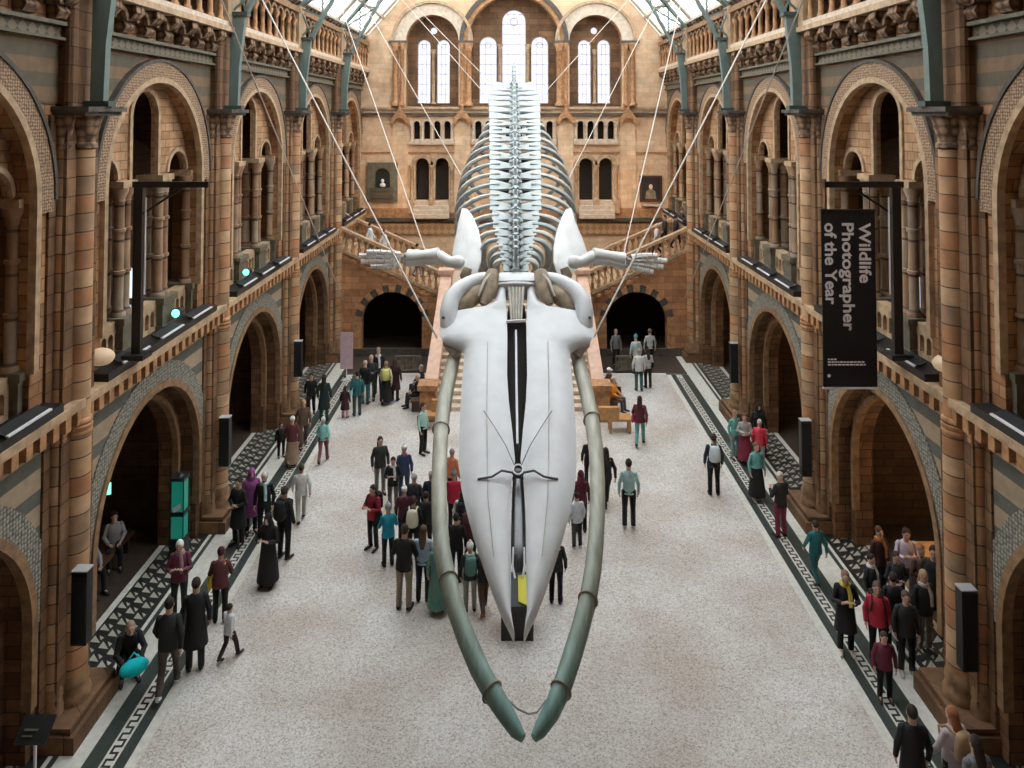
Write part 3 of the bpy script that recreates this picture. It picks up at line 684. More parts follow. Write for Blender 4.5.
# ---- lower arch wall and divided stairs
aw = empty('wall_stair'); aw['kind'] = 'structure'
SL = .44
def ztop(x): return 2.65 + SL * max(0, abs(x) - 3.2)
ac = 5.6
for s in (-1, 1):
    # outline: from landing edge to side wall
    X0, X1 = 2.95, 8.6
    pl = [(X0, 0), (ac - 1.4, 0)] + [(ac - 1.4 * math.cos(PI * i / 22), 1.5 + 1.4 * math.sin(PI * i / 22)) for i in range(23)] + [(ac + 1.4, 0), (X1, 0), (X1, ztop(8.6)), (3.2, 2.65 + .0), (X0, 2.65)]
    # lift where the arch crown passes the string
    pl = [(p[0], p[1]) for p in pl]
    MB().slab([(s * a, b) for a, b in pl], BACK, YS, YS + .5).build('arch_wall', M['stair_wall'], aw)
    n = 17
    for k in range(n):      # voussoirs, alternately dark and light
        a0 = PI * k / n; a1 = PI * (k + 1) / n
        MB().ring(s * ac, 1.5, 1.4, 1.72, BACK, YS - .06, YS + .06, n=3, a0=a0 + .01, a1=a1 - .01).build('voussoir', M['stone_dark'] if k % 2 else M['stone_orange'], aw)
    for u in (-1.56, 1.56): MB().box(s * ac + u - .18, s * ac + u + .18, YS - .08, YS + .05, 0, 1.5).build('arch_jamb', M['stone_orange'], aw)
    MB().box(*sorted((s * 2.95, s * 8.3)), YS - .1, YS + .02, 0, .35).build('plinth_band', M['stone_dark'], aw)
    mb = MB()       # passage behind the arch, its darkness put into the wall colour
    mb.box(*sorted((s * 3.0, s * 8.6)), YS + 3.1, YS + 3.2, 0, 2.6); mb.box(*sorted((s * 3.0, s * 3.2)), YS + .5, YS + 4, 0, 2.6); mb.box(*sorted((s * 8.4, s * 8.6)), YS + .5, YS + 4, 0, 2.5)
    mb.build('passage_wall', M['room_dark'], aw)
    # stair flight
    fl_ = empty('staircase', (0, 0, 0)); tag(fl_, f'flight of stone stairs climbing to the {"right" if s > 0 else "left"} gallery above the {"right" if s > 0 else "left"} archway', 'stairs', 'flights of the divided staircase')
    mb = MB(); n = 19
    for k in range(n):
        x0 = 3.3 + k * .34; mb.box(*sorted((s * x0, s * (x0 + .36))), YS + .4, YS + 3.1, ztop(x0) - .35, ztop(x0) + .02)
    mb.build('steps', M['stone'], fl_)
    for (ya, nm) in ((YS + .1, 'front'), (YS + 3.2, 'rear')):
        up = lambda x, h: (s * x, ya, ztop(x) + h)
        mb = MB(); mb.bar(up(3.3, .06), up(8.5, .06), .34, .14); mb.build('string_moulding', M['stone'], fl_)
        mb = MB(); mb.bar(up(3.3, 1.02), up(8.5, 1.02), .32, .13); mb.build('handrail', M['stone'], fl_)
        me = None
        for k in range(17):
            x = 3.6 + k * .295
            mb = MB(); z0 = ztop(x) + .12; mb.lathe([(.1, z0), (.1, z0 + .08), (.06, z0 + .14), (.085, z0 + .3), (.05, z0 + .42), (.05, z0 + .6), (.1, z0 + .7), (.11, z0 + .84)], (s * x, ya), 8)
            mb.build('baluster', M['stone_orange'], fl_, True)
    # steps in the string below the rail, brackets
    for k in range(15): x = 3.4 + k * .35; MB().box(*sorted((s * x, s * (x + .2))), YS - .1, YS + .1, ztop(x) - .25, ztop(x) - .08).build('modillion', M['stone_orange'], fl_)
    nw = MB(); nw.box(*sorted((s * 2.85, s * 3.4)), YS - .15, YS + .4, 2.5, 3.75); nw.box(*sorted((s * 2.78, s * 3.47)), YS - .22, YS + .47, 3.75, 3.92); nw.box(*sorted((s * 2.8, s * 3.45)), YS - .2, YS + .45, 2.5, 2.7)
    nw.build('newel_post', M['stone_pink'], fl_)
mb = MB().box(-3.2, 3.2, YS, YS + 5.8, 2.4, 2.65); mb.box(-8.6, 8.6, YS + 3.3, YS + 3.6, 0, 2.6); st('trim_1', mb, M['stone_pale'])
# central flight
cs = empty('staircase'); tag(cs, 'broad central stone staircase with pink side walls behind the whale skull', 'stairs')
mb = MB(); n = 17; YB0 = 28.0
for k in range(n):
    y0 = YB0 + .37 * k; mb.box(-2.95, 2.95, y0, YS + .1, 2.65 / n * k, 2.65 / n * (k + 1))
mb.build('steps', M['stone_pale'], cs)
for s in (-1, 1):
    pl = [(YB0 - .3, 0), (YS, 0), (YS, 3.55), (YB0 - .3, .75)]
    MB().slab(pl, lambda u, d, z: (d, u, z), *sorted((s * 2.95, s * 3.3))).build('side_wall', M['stone_pink'], cs)
    MB().bar((s * 3.12, YB0 - .35, .78), (s * 3.12, YS, 3.6), .48, .14).build('coping', M['stone_pink'], cs)
    mb = MB().box(*sorted((s * 2.85, s * 3.42)), YB0 - .9, YB0 - .3, 0, 1.1); mb.box(*sorted((s * 2.78, s * 3.5)), YB0 - .97, YB0 - .23, 1.1, 1.28); mb.box(*sorted((s * 2.78, s * 3.5)), YB0 - .97, YB0 - .23, 0, .2); mb.build('newel_post', M['stone_orange'], cs)
# niche and painting on the end wall
nc = empty('wall_niche', (0, 0, 0)); tag(nc, 'dark grey arched niche holding a white bust on the left end wall', 'niche')
u = -7.05
MB().slab([(u - .8, 6.35), (u + .8, 6.35), (u + .8, 8.45), (u - .8, 8.45)], BACK, YB - .2, YB - .02, [arch_hole(u, .4, 7.1, 7.75, 14)]).build('frame', M['stone_green'], nc)
mb = MB().box(u - .42, u + .42, YB - .03, YB, 7.05, 8.2); mb.build('niche_back', M['m_black'], nc)
mb = MB().box(u - .6, u + .6, YB - .3, YB - .1, 6.55, 6.75); mb.box(u - .6, u + .6, YB - .3, YB - .1, 6.95, 7.1); mb.build('ledge', M['stone_dark'], nc)
b = empty('bust', (0, 0, 0)); tag(b, 'small white marble bust standing inside the grey arched niche', 'sculpture')
MB().ball((u, YB - .16, 7.46), (.09, .09, .12)).ball((u, YB - .16, 7.24), (.17, .1, .12)).build('head_and_shoulders', M['statue'], b, True)
MB().lathe([(.1, 7.1), (.06, 7.12), (.06, 7.16)], (u, YB - .16), 10).build('socle', M['stone_dark'], b)
pt = empty('painting', (0, 0, 0)); tag(pt, 'dark framed portrait hanging on the right end wall', 'painting')
u = 7.35
mb = MB(); mb.slab([(u - .6, 6.35), (u + .6, 6.35), (u + .6, 7.75), (u - .6, 7.75)], BACK, YB - .12, YB - .02, [[(u - .5, 6.45), (u + .5, 6.45), (u + .5, 7.65), (u - .5, 7.65)]]); mb.build('frame', M['darkwood'], pt)
MB().box(u - .5, u + .5, YB - .06, YB - .03, 6.45, 7.65).build('canvas', M['canvas'], pt)
MB().slab([(u - .3, 6.5), (u + .3, 6.5), (u + .24, 6.9), (u + .08, 7.02), (u - .08, 7.02), (u - .24, 6.9)], BACK, YB - .065, YB - .06).build('painted_figure', M['bone_brown'], pt)
MB().slab([(u + .1 * math.cos(a * PI / 6), 7.15 + .14 * math.sin(a * PI / 6)) for a in range(12)], BACK, YB - .07, YB - .06).build('painted_face', M['cream'], pt)  # face glows faintly: it shares the lamp's emissive material
sh = MB().box(u - .5, u + .5, YB - .3, YB, 6.12, 6.2).build('wall_shelf', M['stone_pale']); tag(sh, 'narrow pale shelf under the portrait on the end wall', 'shelf')
# low grilles in front of the back arches
for s in (-1, 1):
    g = empty('low_railing'); tag(g, f'low dark patterned railing in front of the {"right" if s > 0 else "left"} rear archway', 'railing', 'low railings at the rear')
    x0, x1 = (4.0, 5.1) if s < 0 else (4.35, 5.2)
    a, b2 = sorted((s * x0, s * x1))
    mb = MB().box(a, b2, 32.2, 32.28, .62, .7); mb.box(a, b2, 32.2, 32.28, .05, .12); mb.build('rail', M['stone_green'], g)
    for k in range(8): MB().bar((a + (b2 - a) * k / 7, 32.24, .08), (a + (b2 - a) * k / 7, 32.24, .66), .05).build('upright', M['stone_green'], g)
    mb = MB()
    for k in range(7):
        xa = a + (b2 - a) * k / 7; xb = a + (b2 - a) * (k + 1) / 7; mb.bar((xa, 32.24, .15), (xb, 32.24, .6), .03); mb.bar((xb, 32.24, .15), (xa, 32.24, .6), .03)
    mb.build('cross_bars', M['stone_green'], g)

# ------------------------------------------------------------------ fittings
def speaker(x, y, z0, z1, label, w=.27):
    r = empty('loudspeaker', (x, y, 0)); tag(r, label, 'loudspeaker', 'tall black loudspeakers on the piers')
    MB().box(-w / 2, w / 2, -.1, .1, z0, z1).build('cabinet', M['black'], r); cb = r.children[0] if r.children else None; cb = [c for c in COL.objects if c.parent == r][0]
    MB().box(-w / 2 + .02, w / 2 - .02, -.115, -.1, z0 + .04, z1 - .06).build('grille', M['blacksoft'], cb)
    MB().box(-w / 2 - .01, w / 2 + .01, -.11, .11, z1, z1 + .02).build('top_plate', M['greytop'], cb)
    MB().box(-.05, .05, .1, .2, z0 + .4, z0 + .5).build('bracket', M['black'], r)
def speaker_at(x, y0, y1, Y, label, w=.27):
    a = px(x, y0, Y); b_ = px(x, y1, Y); speaker(a.x, Y, b_.z, a.z, label, w)
speaker_at(82.5, 569, 642, 13.42, 'tall slim black loudspeaker on the nearest left pier')
speaker_at(966, 588, 668, 13.42, 'tall slim black loudspeaker on the nearest right pier')
speaker_at(225.5, 417, 465, 20.2, 'tall slim black loudspeaker on the second left pier')
speaker_at(805, 420, 475, 20.2, 'tall slim black loudspeaker on the second right pier')
speaker_at(298.5, 341, 376, 26.95, 'tall slim black loudspeaker on the third left pier')
speaker_at(733.5, 343, 382, 26.95, 'tall slim black loudspeaker on the third right pier')
def hanger(s, x0, x1, label):
    r = empty('banner_stand', (s * (7.86 if s > 0 else 7.82), 15.5, 0)); s8 = s * (7.86 if s > 0 else 7.82); tag(r, label, 'banner stand', 'black banner stands on the balconies')
    MB().box(-.09, .09, -.06, .06, 5.98, 9.5).build('post', M['black'], r)
    MB().bar((-s * .15, -.03, 7.3), (-s * .15, -.03, 9.3), .022).build('pole', M['lightstrip'], r)
    a, b2 = sorted((x0 - s8, x1 - s8))
    MB().box(a, b2, -.05, .05, 9.5, 9.62).build('crossbar', M['black'], r)
    MB().box(-.22, .22, -.2, .2, 6.0, 6.1).build('foot', M['black'], r)
    MB().bar((-s * .9, 0, 9.5), (0, 0, 8.9), .04).build('brace', M['black'], r)
hanger(1, 6.38, 8.02, 'black post with crossbar on the right balcony, carrying the text banner')
hanger(-1, -7.95, -6.38, 'black post with empty crossbar on the left balcony')
bn = empty('hanging_banner', (6.87, 15.5, .04)); tag(bn, 'black hanging banner with white sideways lettering on the right', 'banner')
X0, X1, Z0, Z1 = -.555, .555, 5.36, 8.98
MB().box(X0, X1, -.012, .012, Z0, Z1).build('cloth', M['blacksoft'], bn)
MB().box(X0 - .01, X1 + .01, -.025, .025, Z1 - .02, Z1 + .03).build('top_batten', M['black'], bn)
MB().box(X0 - .01, X1 + .01, -.025, .025, Z0 - .03, Z0 + .01).build('bottom_batten', M['lightstrip'], bn)
for q in (X0 + .1, X1 - .1): MB().bar((q, 0, Z1), (q, 0, 9.5), .015).build('hanging_cord', M['black'], bn)
def text(s, x, ztop_, length, size, bold=.0):
    cu = bpy.data.curves.new('lettering', 'FONT'); cu.body = s; cu.size = size; cu.offset = bold; cu.extrude = .004; cu.fill_mode = 'BOTH'
    o = bpy.data.objects.new('lettering', cu); COL.objects.link(o)
    bpy.context.view_layer.update()
    dg = bpy.context.evaluated_depsgraph_get(); me = bpy.data.meshes.new_from_object(o.evaluated_get(dg)); bpy.data.objects.remove(o)
    xs = [v.co.x for v in me.vertices]; k = length / (max(xs) - min(xs)); m0 = min(xs)
    for v in me.vertices:
        a, b_, c = v.co; v.co = (x + b_, -.016 - c, ztop_ - (a - m0) * k)
    mb = MB(); V = [tuple(v.co) for v in me.vertices]; Fc = [tuple(p.vertices) for p in me.polygons]
    for i, (dx, dz) in enumerate(((0, 0), (.006, 0), (-.006, 0), (0, .006), (0, -.006))): mb.add([(a + dx, b_ - .0006 * i, c + dz) for a, b_, c in V], Fc)
    return mb.build('lettering', M['letter'], bn)
text('Wildlife', .225, 8.72, 1.22, .335, .003)
text('Photographer', -.125, 8.72, 2.2, .335, .003)
text('of the Year', -.485, 8.72, 1.66, .335, .003)
def trow(x, z, l, n):
    mb = MB(); q = z; random.seed(n)
    while q > z - l:
        w = random.uniform(.03, .09); mb.box(x, x + .022, -.017, -.012, max(q - w, z - l), q); q -= w + .018
    return mb.build('small_print', M['letter'], bn)
mb = MB(); random.seed(3)
for x1, z in ((-.28, 5.92), (.28, 5.865), (.33, 5.81)):      # illegible small print
    x = -.46
    while x < x1: w = random.uniform(.03, .08); mb.box(x, min(x + w, x1 + .03), -.017, -.012, z, z + .03); x += w + .015
mb.build('small_print', M['letter'], bn)
MB().ball((-.44, -.012, 5.6), (.035, .008, .035)).build('logo_dot', M['letter'], bn)

# pink poster on a stand, rear left
p = empty('poster_stand', (-6.98, 31.3, 0)); tag(p, 'tall pale pink poster on a thin white stand before the left rear wall', 'poster stand')
MB().box(-.26, .26, -.02, .02, .45, 1.95).build('poster', M['poster'], p)
mb = MB().bar((0, 0, 0.02), (0, 0, .5), .04); mb.bar((-.2, -.15, .03), (.2, .15, .03), .04); mb.bar((.2, -.15, .03), (-.2, .15, .03), .04); mb.build('stand', M['white'], p)
# information stand bottom left
p = empty('sign_stand', (-7.75, 12.3, 0)); tag(p, 'black lectern sign on a thin grey pole at the near left corner', 'sign stand')
MB().bar((0, 0, .02), (0, 0, 1.0), .035).build('pole', M['lightstrip'], p)
MB().lathe([(.2, 0), (.2, .03), (.03, .05)], (0, 0), 14).build('foot', M['black'], p)
mb = MB().obox((0, 0, 1.12), (.5, .38, .03), Matrix.Rotation(.7, 3, 'X')); mb.build('sign_panel', M['blacksoft'], p)
mb = MB(); mb.obox((-.05, -.03, 1.14), (.22, .03, .012), Matrix.Rotation(.7, 3, 'X')); mb.obox((-.08, -.09, 1.09), (.16, .02, .012), Matrix.Rotation(.7, 3, 'X')); mb.build('printed_line', M['stone_green'], p)
# exit signs
def exitsign(x, y, z, rz, label):
    p = empty('exit_sign', (x, y, z), rz); tag(p, label, 'exit sign', 'green exit signs')
    MB().box(-.3, .3, -.03, .03, -.11, .11).build('lit_panel', M['exit'], p)
    mb = MB().box(-.24, -.06, -.036, -.03, -.07, .07); mb.bar((.02, -.033, 0), (.2, -.033, 0), .03); mb.bar((.2, -.033, 0), (.12, -.033, .06), .03); mb.bar((.2, -.033, 0), (.12, -.033, -.06), .03)
    mb.build('pictogram', M['exit_w'], p)
    MB().bar((-.2, 0, .1), (-.2, 0, .9), .012).bar((.2, 0, .1), (.2, 0, .9), .012).build('hanging_rod', M['lightstrip'], p)
exitsign(-8.72, 15.65, 3.22, .45, 'small green exit sign glowing in the nearest left ground arch')
exitsign(8.93, 15.62, 3.1, -.5, 'small green exit sign glowing in the nearest right ground arch')
# green lit cabinet in left alcove
p = empty('display_cabinet', (-8.36, 18.85, 0)); p.scale = (.72, .8, 1); tag(p, 'tall slim cabinet glowing teal green inside the nearest left arch', 'display cabinet')
MB().box(-.24, .24, -.22, .22, 0, .55).build('base', M['black'], p)
MB().box(-.2, .2, -.18, .18, .55, 1.95).build('glass_case', M['cab_green'], p)
mb = MB()
for a in (-1, 1):
    for b_ in (-1, 1): mb.bar((a * .22, b_ * .2, .5), (a * .22, b_ * .2, 2.0), .03)
mb.box(-.24, .24, -.22, .22, 1.95, 2.02); mb.box(-.24, .24, -.22, .22, 1.1, 1.2); mb.build('frame', M['black'], p)
MB().lathe([(.12, 2.02), (.06, 2.06), (.02, 2.1), (.01, 2.2)], (0, 0), 12).build('finial', M['black'], p)
MB().obox((0, -.2, 1.3), (.3, .02, .12), Matrix.Rotation(-.4, 3, 'Y')).build('lit_label', M['pagewhite'], p)
# balcony lamps
def lamp(x, y, z, label, kind):
    p = empty('spotlight' if kind else 'shell_lamp', (x, y, z)); tag(p, label, 'lamp', 'teal balcony spotlights' if kind else 'cream shell lamps on the balconies')
    if kind:
        MB().tube([(0, .16, .12), (0, 0, .12), (0, -.14, .12)], [.09, .11, .12], 12).build('housing', M['black'], p, True)
        MB().ball((0, -.15, .12), (.1, .03, .1)).build('lens', M['teal_lamp'], p, True)
        MB().box(-.05, .05, -.05, .05, -.02, .05).build('bracket', M['black'], p)
    else:
        MB().ball((0, 0, .16), (.26, .22, .17), 14, 9).build('shell', M['cream'], p, True)
        MB().lathe([(.12, -.0), (.08, .05), (.05, .08)], (0, 0), 12).build('base', M['black'], p)
lamp(-8.2, 18.25, 6.1, 'teal glowing spotlight on the left balcony, nearest bay', 1)
lamp(-8.1, 22.7, 6.15, 'teal glowing spotlight on the left balcony, second bay', 1)
lamp(-8.15, 14.75, 6.1, 'cream shell lamp on the left balcony beside the nearest pier', 0)
lamp(8.2, 14.35, 6.1, 'cream shell lamp on the right balcony beside the nearest pier', 0)
# gallery screens
def screen(x, y, z, w, h, label):
    p = empty('display_screen', (x, y, z)); tag(p, label, 'screen', 'lit gallery screens')
    MB().box(-w / 2 - .04, w / 2 + .04, -.03, .04, -.04, h + .04).build('frame', M['black'], p); MB().box(-w / 2, w / 2, -.035, -.03, 0, h).build('lit_panel', M['screen'], p)
    MB().box(-w / 4, w / 4, -.05, .05, -.5, -.04).build('stand', M['black'], p)
screen(-9.28, 17.9, 6.35, .5, 1.0, 'pale blue lit screen in the left gallery behind the columns')
screen(9.62, 18.3, 6.25, .45, .8, 'pale blue lit screen in the right gallery behind the columns')
p = empty('service_counter', (10.0, 17.7, 0)); tag(p, 'low orange wooden counter at the back of the nearest right alcove', 'counter')
MB().box(-.9, .9, -.25, .25, 0, .82).build('front', M['wood'], p); MB().box(-1.0, 1.0, -.32, .32, .82, .88).build('top', M['wood'], p); MB().box(-.9, .9, -.3, -.25, .5, .56).build('rail', M['stone_orange'], p)
# benches, plinth
p = empty('bench', (-2.85, 26.6, 0)); tag(p, 'orange oak bench end at the foot of the stairs on the left', 'bench', 'oak benches by the stair foot')
MB().box(-.55, .25, -.28, .28, .42, .5).build('seat', M['wood'], p)
MB().box(-.1, .6, .1, .28, .5, .9).build('backrest', M['wood'], p)
for a in (-.48, .18):
    for b_ in (-.22, .22): MB().box(a - .04, a + .04, b_ - .04, b_ + .04, 0, .42).build('leg', M['wood'], p)
p = copy_tree(p); p.location = (3.5, 26.3, 0); p.rotation_euler = (0, 0, PI); tag(p, 'dark oak bench at the foot of the stairs on the right', 'bench')
for s, lb in ((-1, 'plain dark bench along the left flank of the central stairs'), (1, 'plain dark bench along the right flank of the central stairs')):
    p = empty('bench', (s * 3.62, 29.1, 0)); tag(p, lb, 'bench')
    MB().box(-.24, .24, -1.25, 1.25, .37, .43).build('seat', M['darkwood'], p)
    for a in (-1.1, 0, 1.1): MB().box(-.2, .2, a - .05, a + .05, 0, .37).build('leg', M['darkwood'], p)
p = empty('display_plinth', (.02, ground(510, 641)[1] + .3, 0)); tag(p, 'black wedge plinth with a yellow sheet standing under the whale snout', 'plinth')
MB().slab([(-.3, 0), (.4, 0), (.4, 1.0), (-.3, .7)], lambda u, d, z: (d, u, z), -.34, .34).build('body', M['black'], p)
mb = MB().add([(.02, -.22, .76), (.2, -.31, .72), (.2, .3, .98), (.02, .3, .97)], [(0, 1, 2, 3)]); mb.add([(.02, -.22, .775), (.2, -.31, .735), (.2, .3, .995), (.02, .3, .985)], [(0, 1, 2, 3)]); mb.build('yellow_sheet', M['yellow'], p)
mb = MB().box(.05, .17, .3, .42, 1.0, 1.2); mb.build('white_card', M['pagewhite'], p)

# ------------------------------------------------------------------ whale skeleton
wh = empty('whale_skeleton', (0, 0, 0)); tag(wh, 'huge pale whale skeleton diving head first, hanging in the middle of the hall', 'skeleton')
def skY(y, lift=0): return 13.6 / (.6 + kk(y))
def sk(x, y, lift=0.0):
    """point of the skull's upper surface (an inclined plane) seen at pixel x, y, raised by lift along its normal"""
    Y = skY(y); p = px(x, y, Y); return p + Vector((0, -.51, .86)) * lift
def cxy(y): return 516.6 + (y - 300) * .0075
SO = [(283, 20), (296, 21), (303, 26), (308, 38), (310, 60), (312, 75), (322, 77), (334, 77), (340, 73), (343, 63), (347, 55), (354, 53), (375, 55), (400, 57), (430, 58.5), (460, 59), (485, 57), (510, 51.5), (535, 45), (560, 37), (585, 28), (610, 18), (626, 10), (635, 5.5)]
SI = [(283, 11), (330, 9.5), (380, 10), (410, 8), (440, 4), (462, 2.5), (476, 6), (500, 7.5), (570, 7.5), (610, 8), (635, 4.5)]
def interp(T, y):
    if y <= T[0][0]: return T[0][1]
    for (a, b_), (c, d) in zip(T[:-1], T[1:]):
        if a <= y <= c: return b_ + (d - b_) * (y - a) / (c - a)
    return T[-1][1]
def maxilla(s):
    secs = []
    for y, o in SO:
        i = interp(SI, y); c = cxy(y); o = max(o, i + .6)
        th = .30 if y < 350 else .26 - (y - 350) / 285 * .12
        ring = []
        for t, l in ((0, 0), (.12, .05), (.35, .09), (.6, .08), (.85, .02), (1, -.08)): ring.append(sk(c + s * (i + (o - i) * t), y, l))
        for t, l in ((.97, -.16), (.7, -.2), (.35, -.25), (.05, -th)): ring.append(sk(c + s * (i + (o - i) * t), y, l - .02))
        secs.append(ring)
    return MB().loft(secs)
skull = empty('skull'); skull.parent = wh
for s in (-1, 1):
    maxilla(s).build('upper_jaw_plate', M['bone'], skull, True)
    c = 516.6
    # temporal arch: thick curved bone from the crown out to the cheek
    pts = [sk(c + s * 26, 280, .1), sk(c + s * 37, 284, .16), sk(c + s * 47, 289, .18), sk(c + s * 57, 295, .17), sk(c + s * 65, 303, .12), sk(c + s * 68, 313, .02), sk(c + s * 68, 322, -.1), sk(c + s * 65, 330, -.24)]
    MB().tube(pts, [.1, .13, .15, .17, .185, .19, .18, .12], 14).build('temporal_arch', M['bone'], skull, True)
    pts = [sk(c + s * 23, 279, .22), sk(c + s * 27, 288, .16), sk(c + s * 28, 298, .1), sk(c + s * 34, 306, .04)]
    MB().tube(pts, [.14, .2, .17, .08], 12, flat=(1, .8)).build('eye_socket', M['bone_brown'], skull, True)
    pts = [sk(c + s * 30, 289, .04), sk(c + s * 40, 295, .02), sk(c + s * 50, 302, 0), sk(c + s * 58, 308, -.04)]
    MB().tube(pts, [.12, .2, .17, .08], 12).build('cheek_hollow', M['bone_brown'], skull, True)  # solid brown tubes; shade of socket and cheek put into their colour
    MB().tube([sk(c + s * 25, 283, .3), sk(c + s * 32, 292, .3), sk(c + s * 38, 303, .2)], [.02, .035, .02], 8).build('socket_ridge', M['bone_warm'], skull, True)
    pts = [sk(c + s * 69, 326, -.16), sk(c + s * 68, 336, -.22), sk(c + s * 60, 345, -.3)]
    MB().tube(pts, [.1, .13, .09], 10).build('jaw_joint', M['bone_warm'], skull, True)
    MB().ball(sk(c + s * 73, 321, .1), .035).build('bolt', M['steel'], skull, True)
    # suture line and steel strap on the snout
    cc = cxy(478)
    MB().tube([sk(cc + s * 5, 478, .14), sk(cc + s * 16, 477, .17), sk(cc + s * 26, 482, .14), sk(cc + s * 40, 482, .08)], .018, 6).build('steel_strap', M['steel'], skull, True)
    MB().tube([sk(cc + s * 3, 470, .1), sk(cc + s * 12, 452, .17), sk(cc + s * 24, 432, .17), sk(cc + s * 34, 415, .12)], .008, 5).build('bracing_wire', M['steel'], skull)
    MB().tube([sk(cc + s * 30, 345, .1), sk(cc + s * 31, 420, .105), sk(cc + s * 30, 500, .105), sk(cc + s * 24, 560, .1)], .007, 5).build('suture', M['bone_warm'], skull)
# crown plate
secs = []
for y, hw, l in ((274, 15, .0), (277, 24, .1), (284, 25, .16), (289, 24, .12), (290, 23, 0)):
    secs.append([sk(516.6 + hw * t, y, l + .05 * (1 - t * t)) for t in (-1, -.5, 0, .5, 1)] + [sk(516.6 + hw * t, y, l - .3) for t in (1, 0, -1)])
MB().loft(secs).build('crown_plate', M['bone'], skull, True)
MB().bar(sk(498, 287, .17), sk(535, 287, .17), .03).build('crown_seam', M['bone_warm'], skull)
for k in range(5):
    x = 509.5 + 3.4 * k; MB().tube([sk(x, 290, .08), sk(x + (2 - k) * .6, 305, -.02), sk(x + (2 - k) * 1.0, 317, -.12)], [.035, .03, .02], 6).build('nasal_bone', M['bone_warm'], skull, True)
MB().bar(sk(506, 323, .04), sk(526, 322, .04), .05).build('cross_rod', M['lightstrip'], skull)
MB().tube([sk(516, 326, -.12), sk(516.5, 380, -.12), sk(517.5, 440, -.1)], .022, 6).build('steel_rod', M['lightstrip'], skull)
MB().tube([sk(516.6, 292, -.42), sk(516.6, 330, -.52), sk(517, 440, -.45), sk(518, 470, -.3)], [.2, .26, .2, .1], 10, flat=(.9, .6)).build('throat_shade', M['room_dark'], skull, True)  # near-black tube painting the shade in the gap between the plates
MB().tube([sk(518, 474, -.16), sk(518.4, 500, -.14), sk(518.6, 540, -.12), sk(518.7, 556, -.12), sk(518.7, 568, -.16)], [.09, .11, .12, .13, .05], 10, flat=(1, .5)).build('vomer', M['steel'], skull, True)
MB().ball(sk(518, 477, .1), (.1, .08, .08)).build('ring_bracket', M['steel'], skull, True)
mb = MB(); mb.tube([sk(518 + 5 * math.cos(a * PI / 5), 477 + 5 * math.sin(a * PI / 5), .2) for a in range(11)], .016, 6); mb.build('ring', M['lightstrip'], skull, True)
for s in (-1, 1): MB().tube([sk(518.6 + s * 5.5, 548, .02), sk(518.6 + s * 6, 565, -.02), sk(518.6 + s * 3.5, 576, -.06)], .015, 6).build('steel_clip', M['lightstrip'], skull)

def jw(x, y):
    Y = 11.046 / (.394 + kk(y)); return px(x, y, Y)
JL = [(523, 738), (516, 730), (505, 712), (492, 692), (479, 668), (467, 640), (456, 610), (448, 580), (442, 550), (439.5, 520), (439, 490), (439.5, 460), (441, 430), (444.5, 400), (450, 375), (456, 350), (458, 336)]
JR = [(534, 738), (540, 730), (551, 712), (561, 690), (571, 660), (580, 630), (588, 600), (593, 570), (596, 540), (597.5, 510), (597.5, 480), (596, 450), (592, 420), (587, 395), (581, 372), (576, 350), (574, 336)]
RJ = [.045, .08, .105, .115, .12, .12, .12, .12, .12, .122, .126, .13, .135, .14, .14, .13, .12]
for nm, J in (('left', JL), ('right', JR)):
    jo = MB().tube([jw(*p) for p in J], RJ, 14, flat=(1, 1.25)).build('lower_jawbone', M['jaw'], wh, True)
    for q in (3, 7, 12) if nm == 'left' else (3, 6.9, 12):
        i = int(q); p = jw(*J[i]); d = (jw(*J[i + 1]) - p).normalized(); r = RJ[i]
        a = d.cross(Vector((0, 0, 1))).normalized(); b_ = a.cross(d)
        MB().tube([p + (a * math.cos(t * PI / 8) + b_ * 1.25 * math.sin(t * PI / 8)) * (r + .015) for t in range(17)], .013, 6).build('steel_band', M['bone_brown'], jo, True)
    s = -1 if nm == 'left' else 1
MB().tube([jw(508, 700), jw(518, 709), jw(529, 714), jw(537, 712), jw(546, 700)], .012, 6).build('jaw_tip_wire', M['steel'], wh)

# spine
SP = [(15.9, 7.2), (16.6, 7.45), (17.5, 7.75), (18.6, 8.18), (20, 8.7), (22, 9.5), (25, 10.5), (28, 11.35), (31, 12.15), (34, 13.4)]
def spz(Y):
    for (a, b_), (c, d) in zip(SP[:-1], SP[1:]):
        if Y <= c: return b_ + (d - b_) * (Y - a) / (c - a)
    return SP[-1][1]
def spY(y):
    lo, hi = 15.5, 34.0
    for _ in range(40):
        m_ = (lo + hi) / 2
        if (CZ - spz(m_)) / m_ > kk(y): lo = m_
        else: hi = m_
    return lo
sx = lambda Y: (516.0 - .13 * (Y - 16) - CX) * Y / F + CAMX
VY = [272, 265, 258, 251, 244, 236, 228, 219, 209, 198.5, 188, 177.5, 167.5, 158, 149, 140.5, 132.5, 125, 118, 111.5, 105.5, 100, 95, 91, 87.5]
TW = {272: .28, 265: .32, 258: .36, 251: .4, 244: .45, 236: .5, 228: .56, 219: .6}
vy = [spY(y) for y in VY]
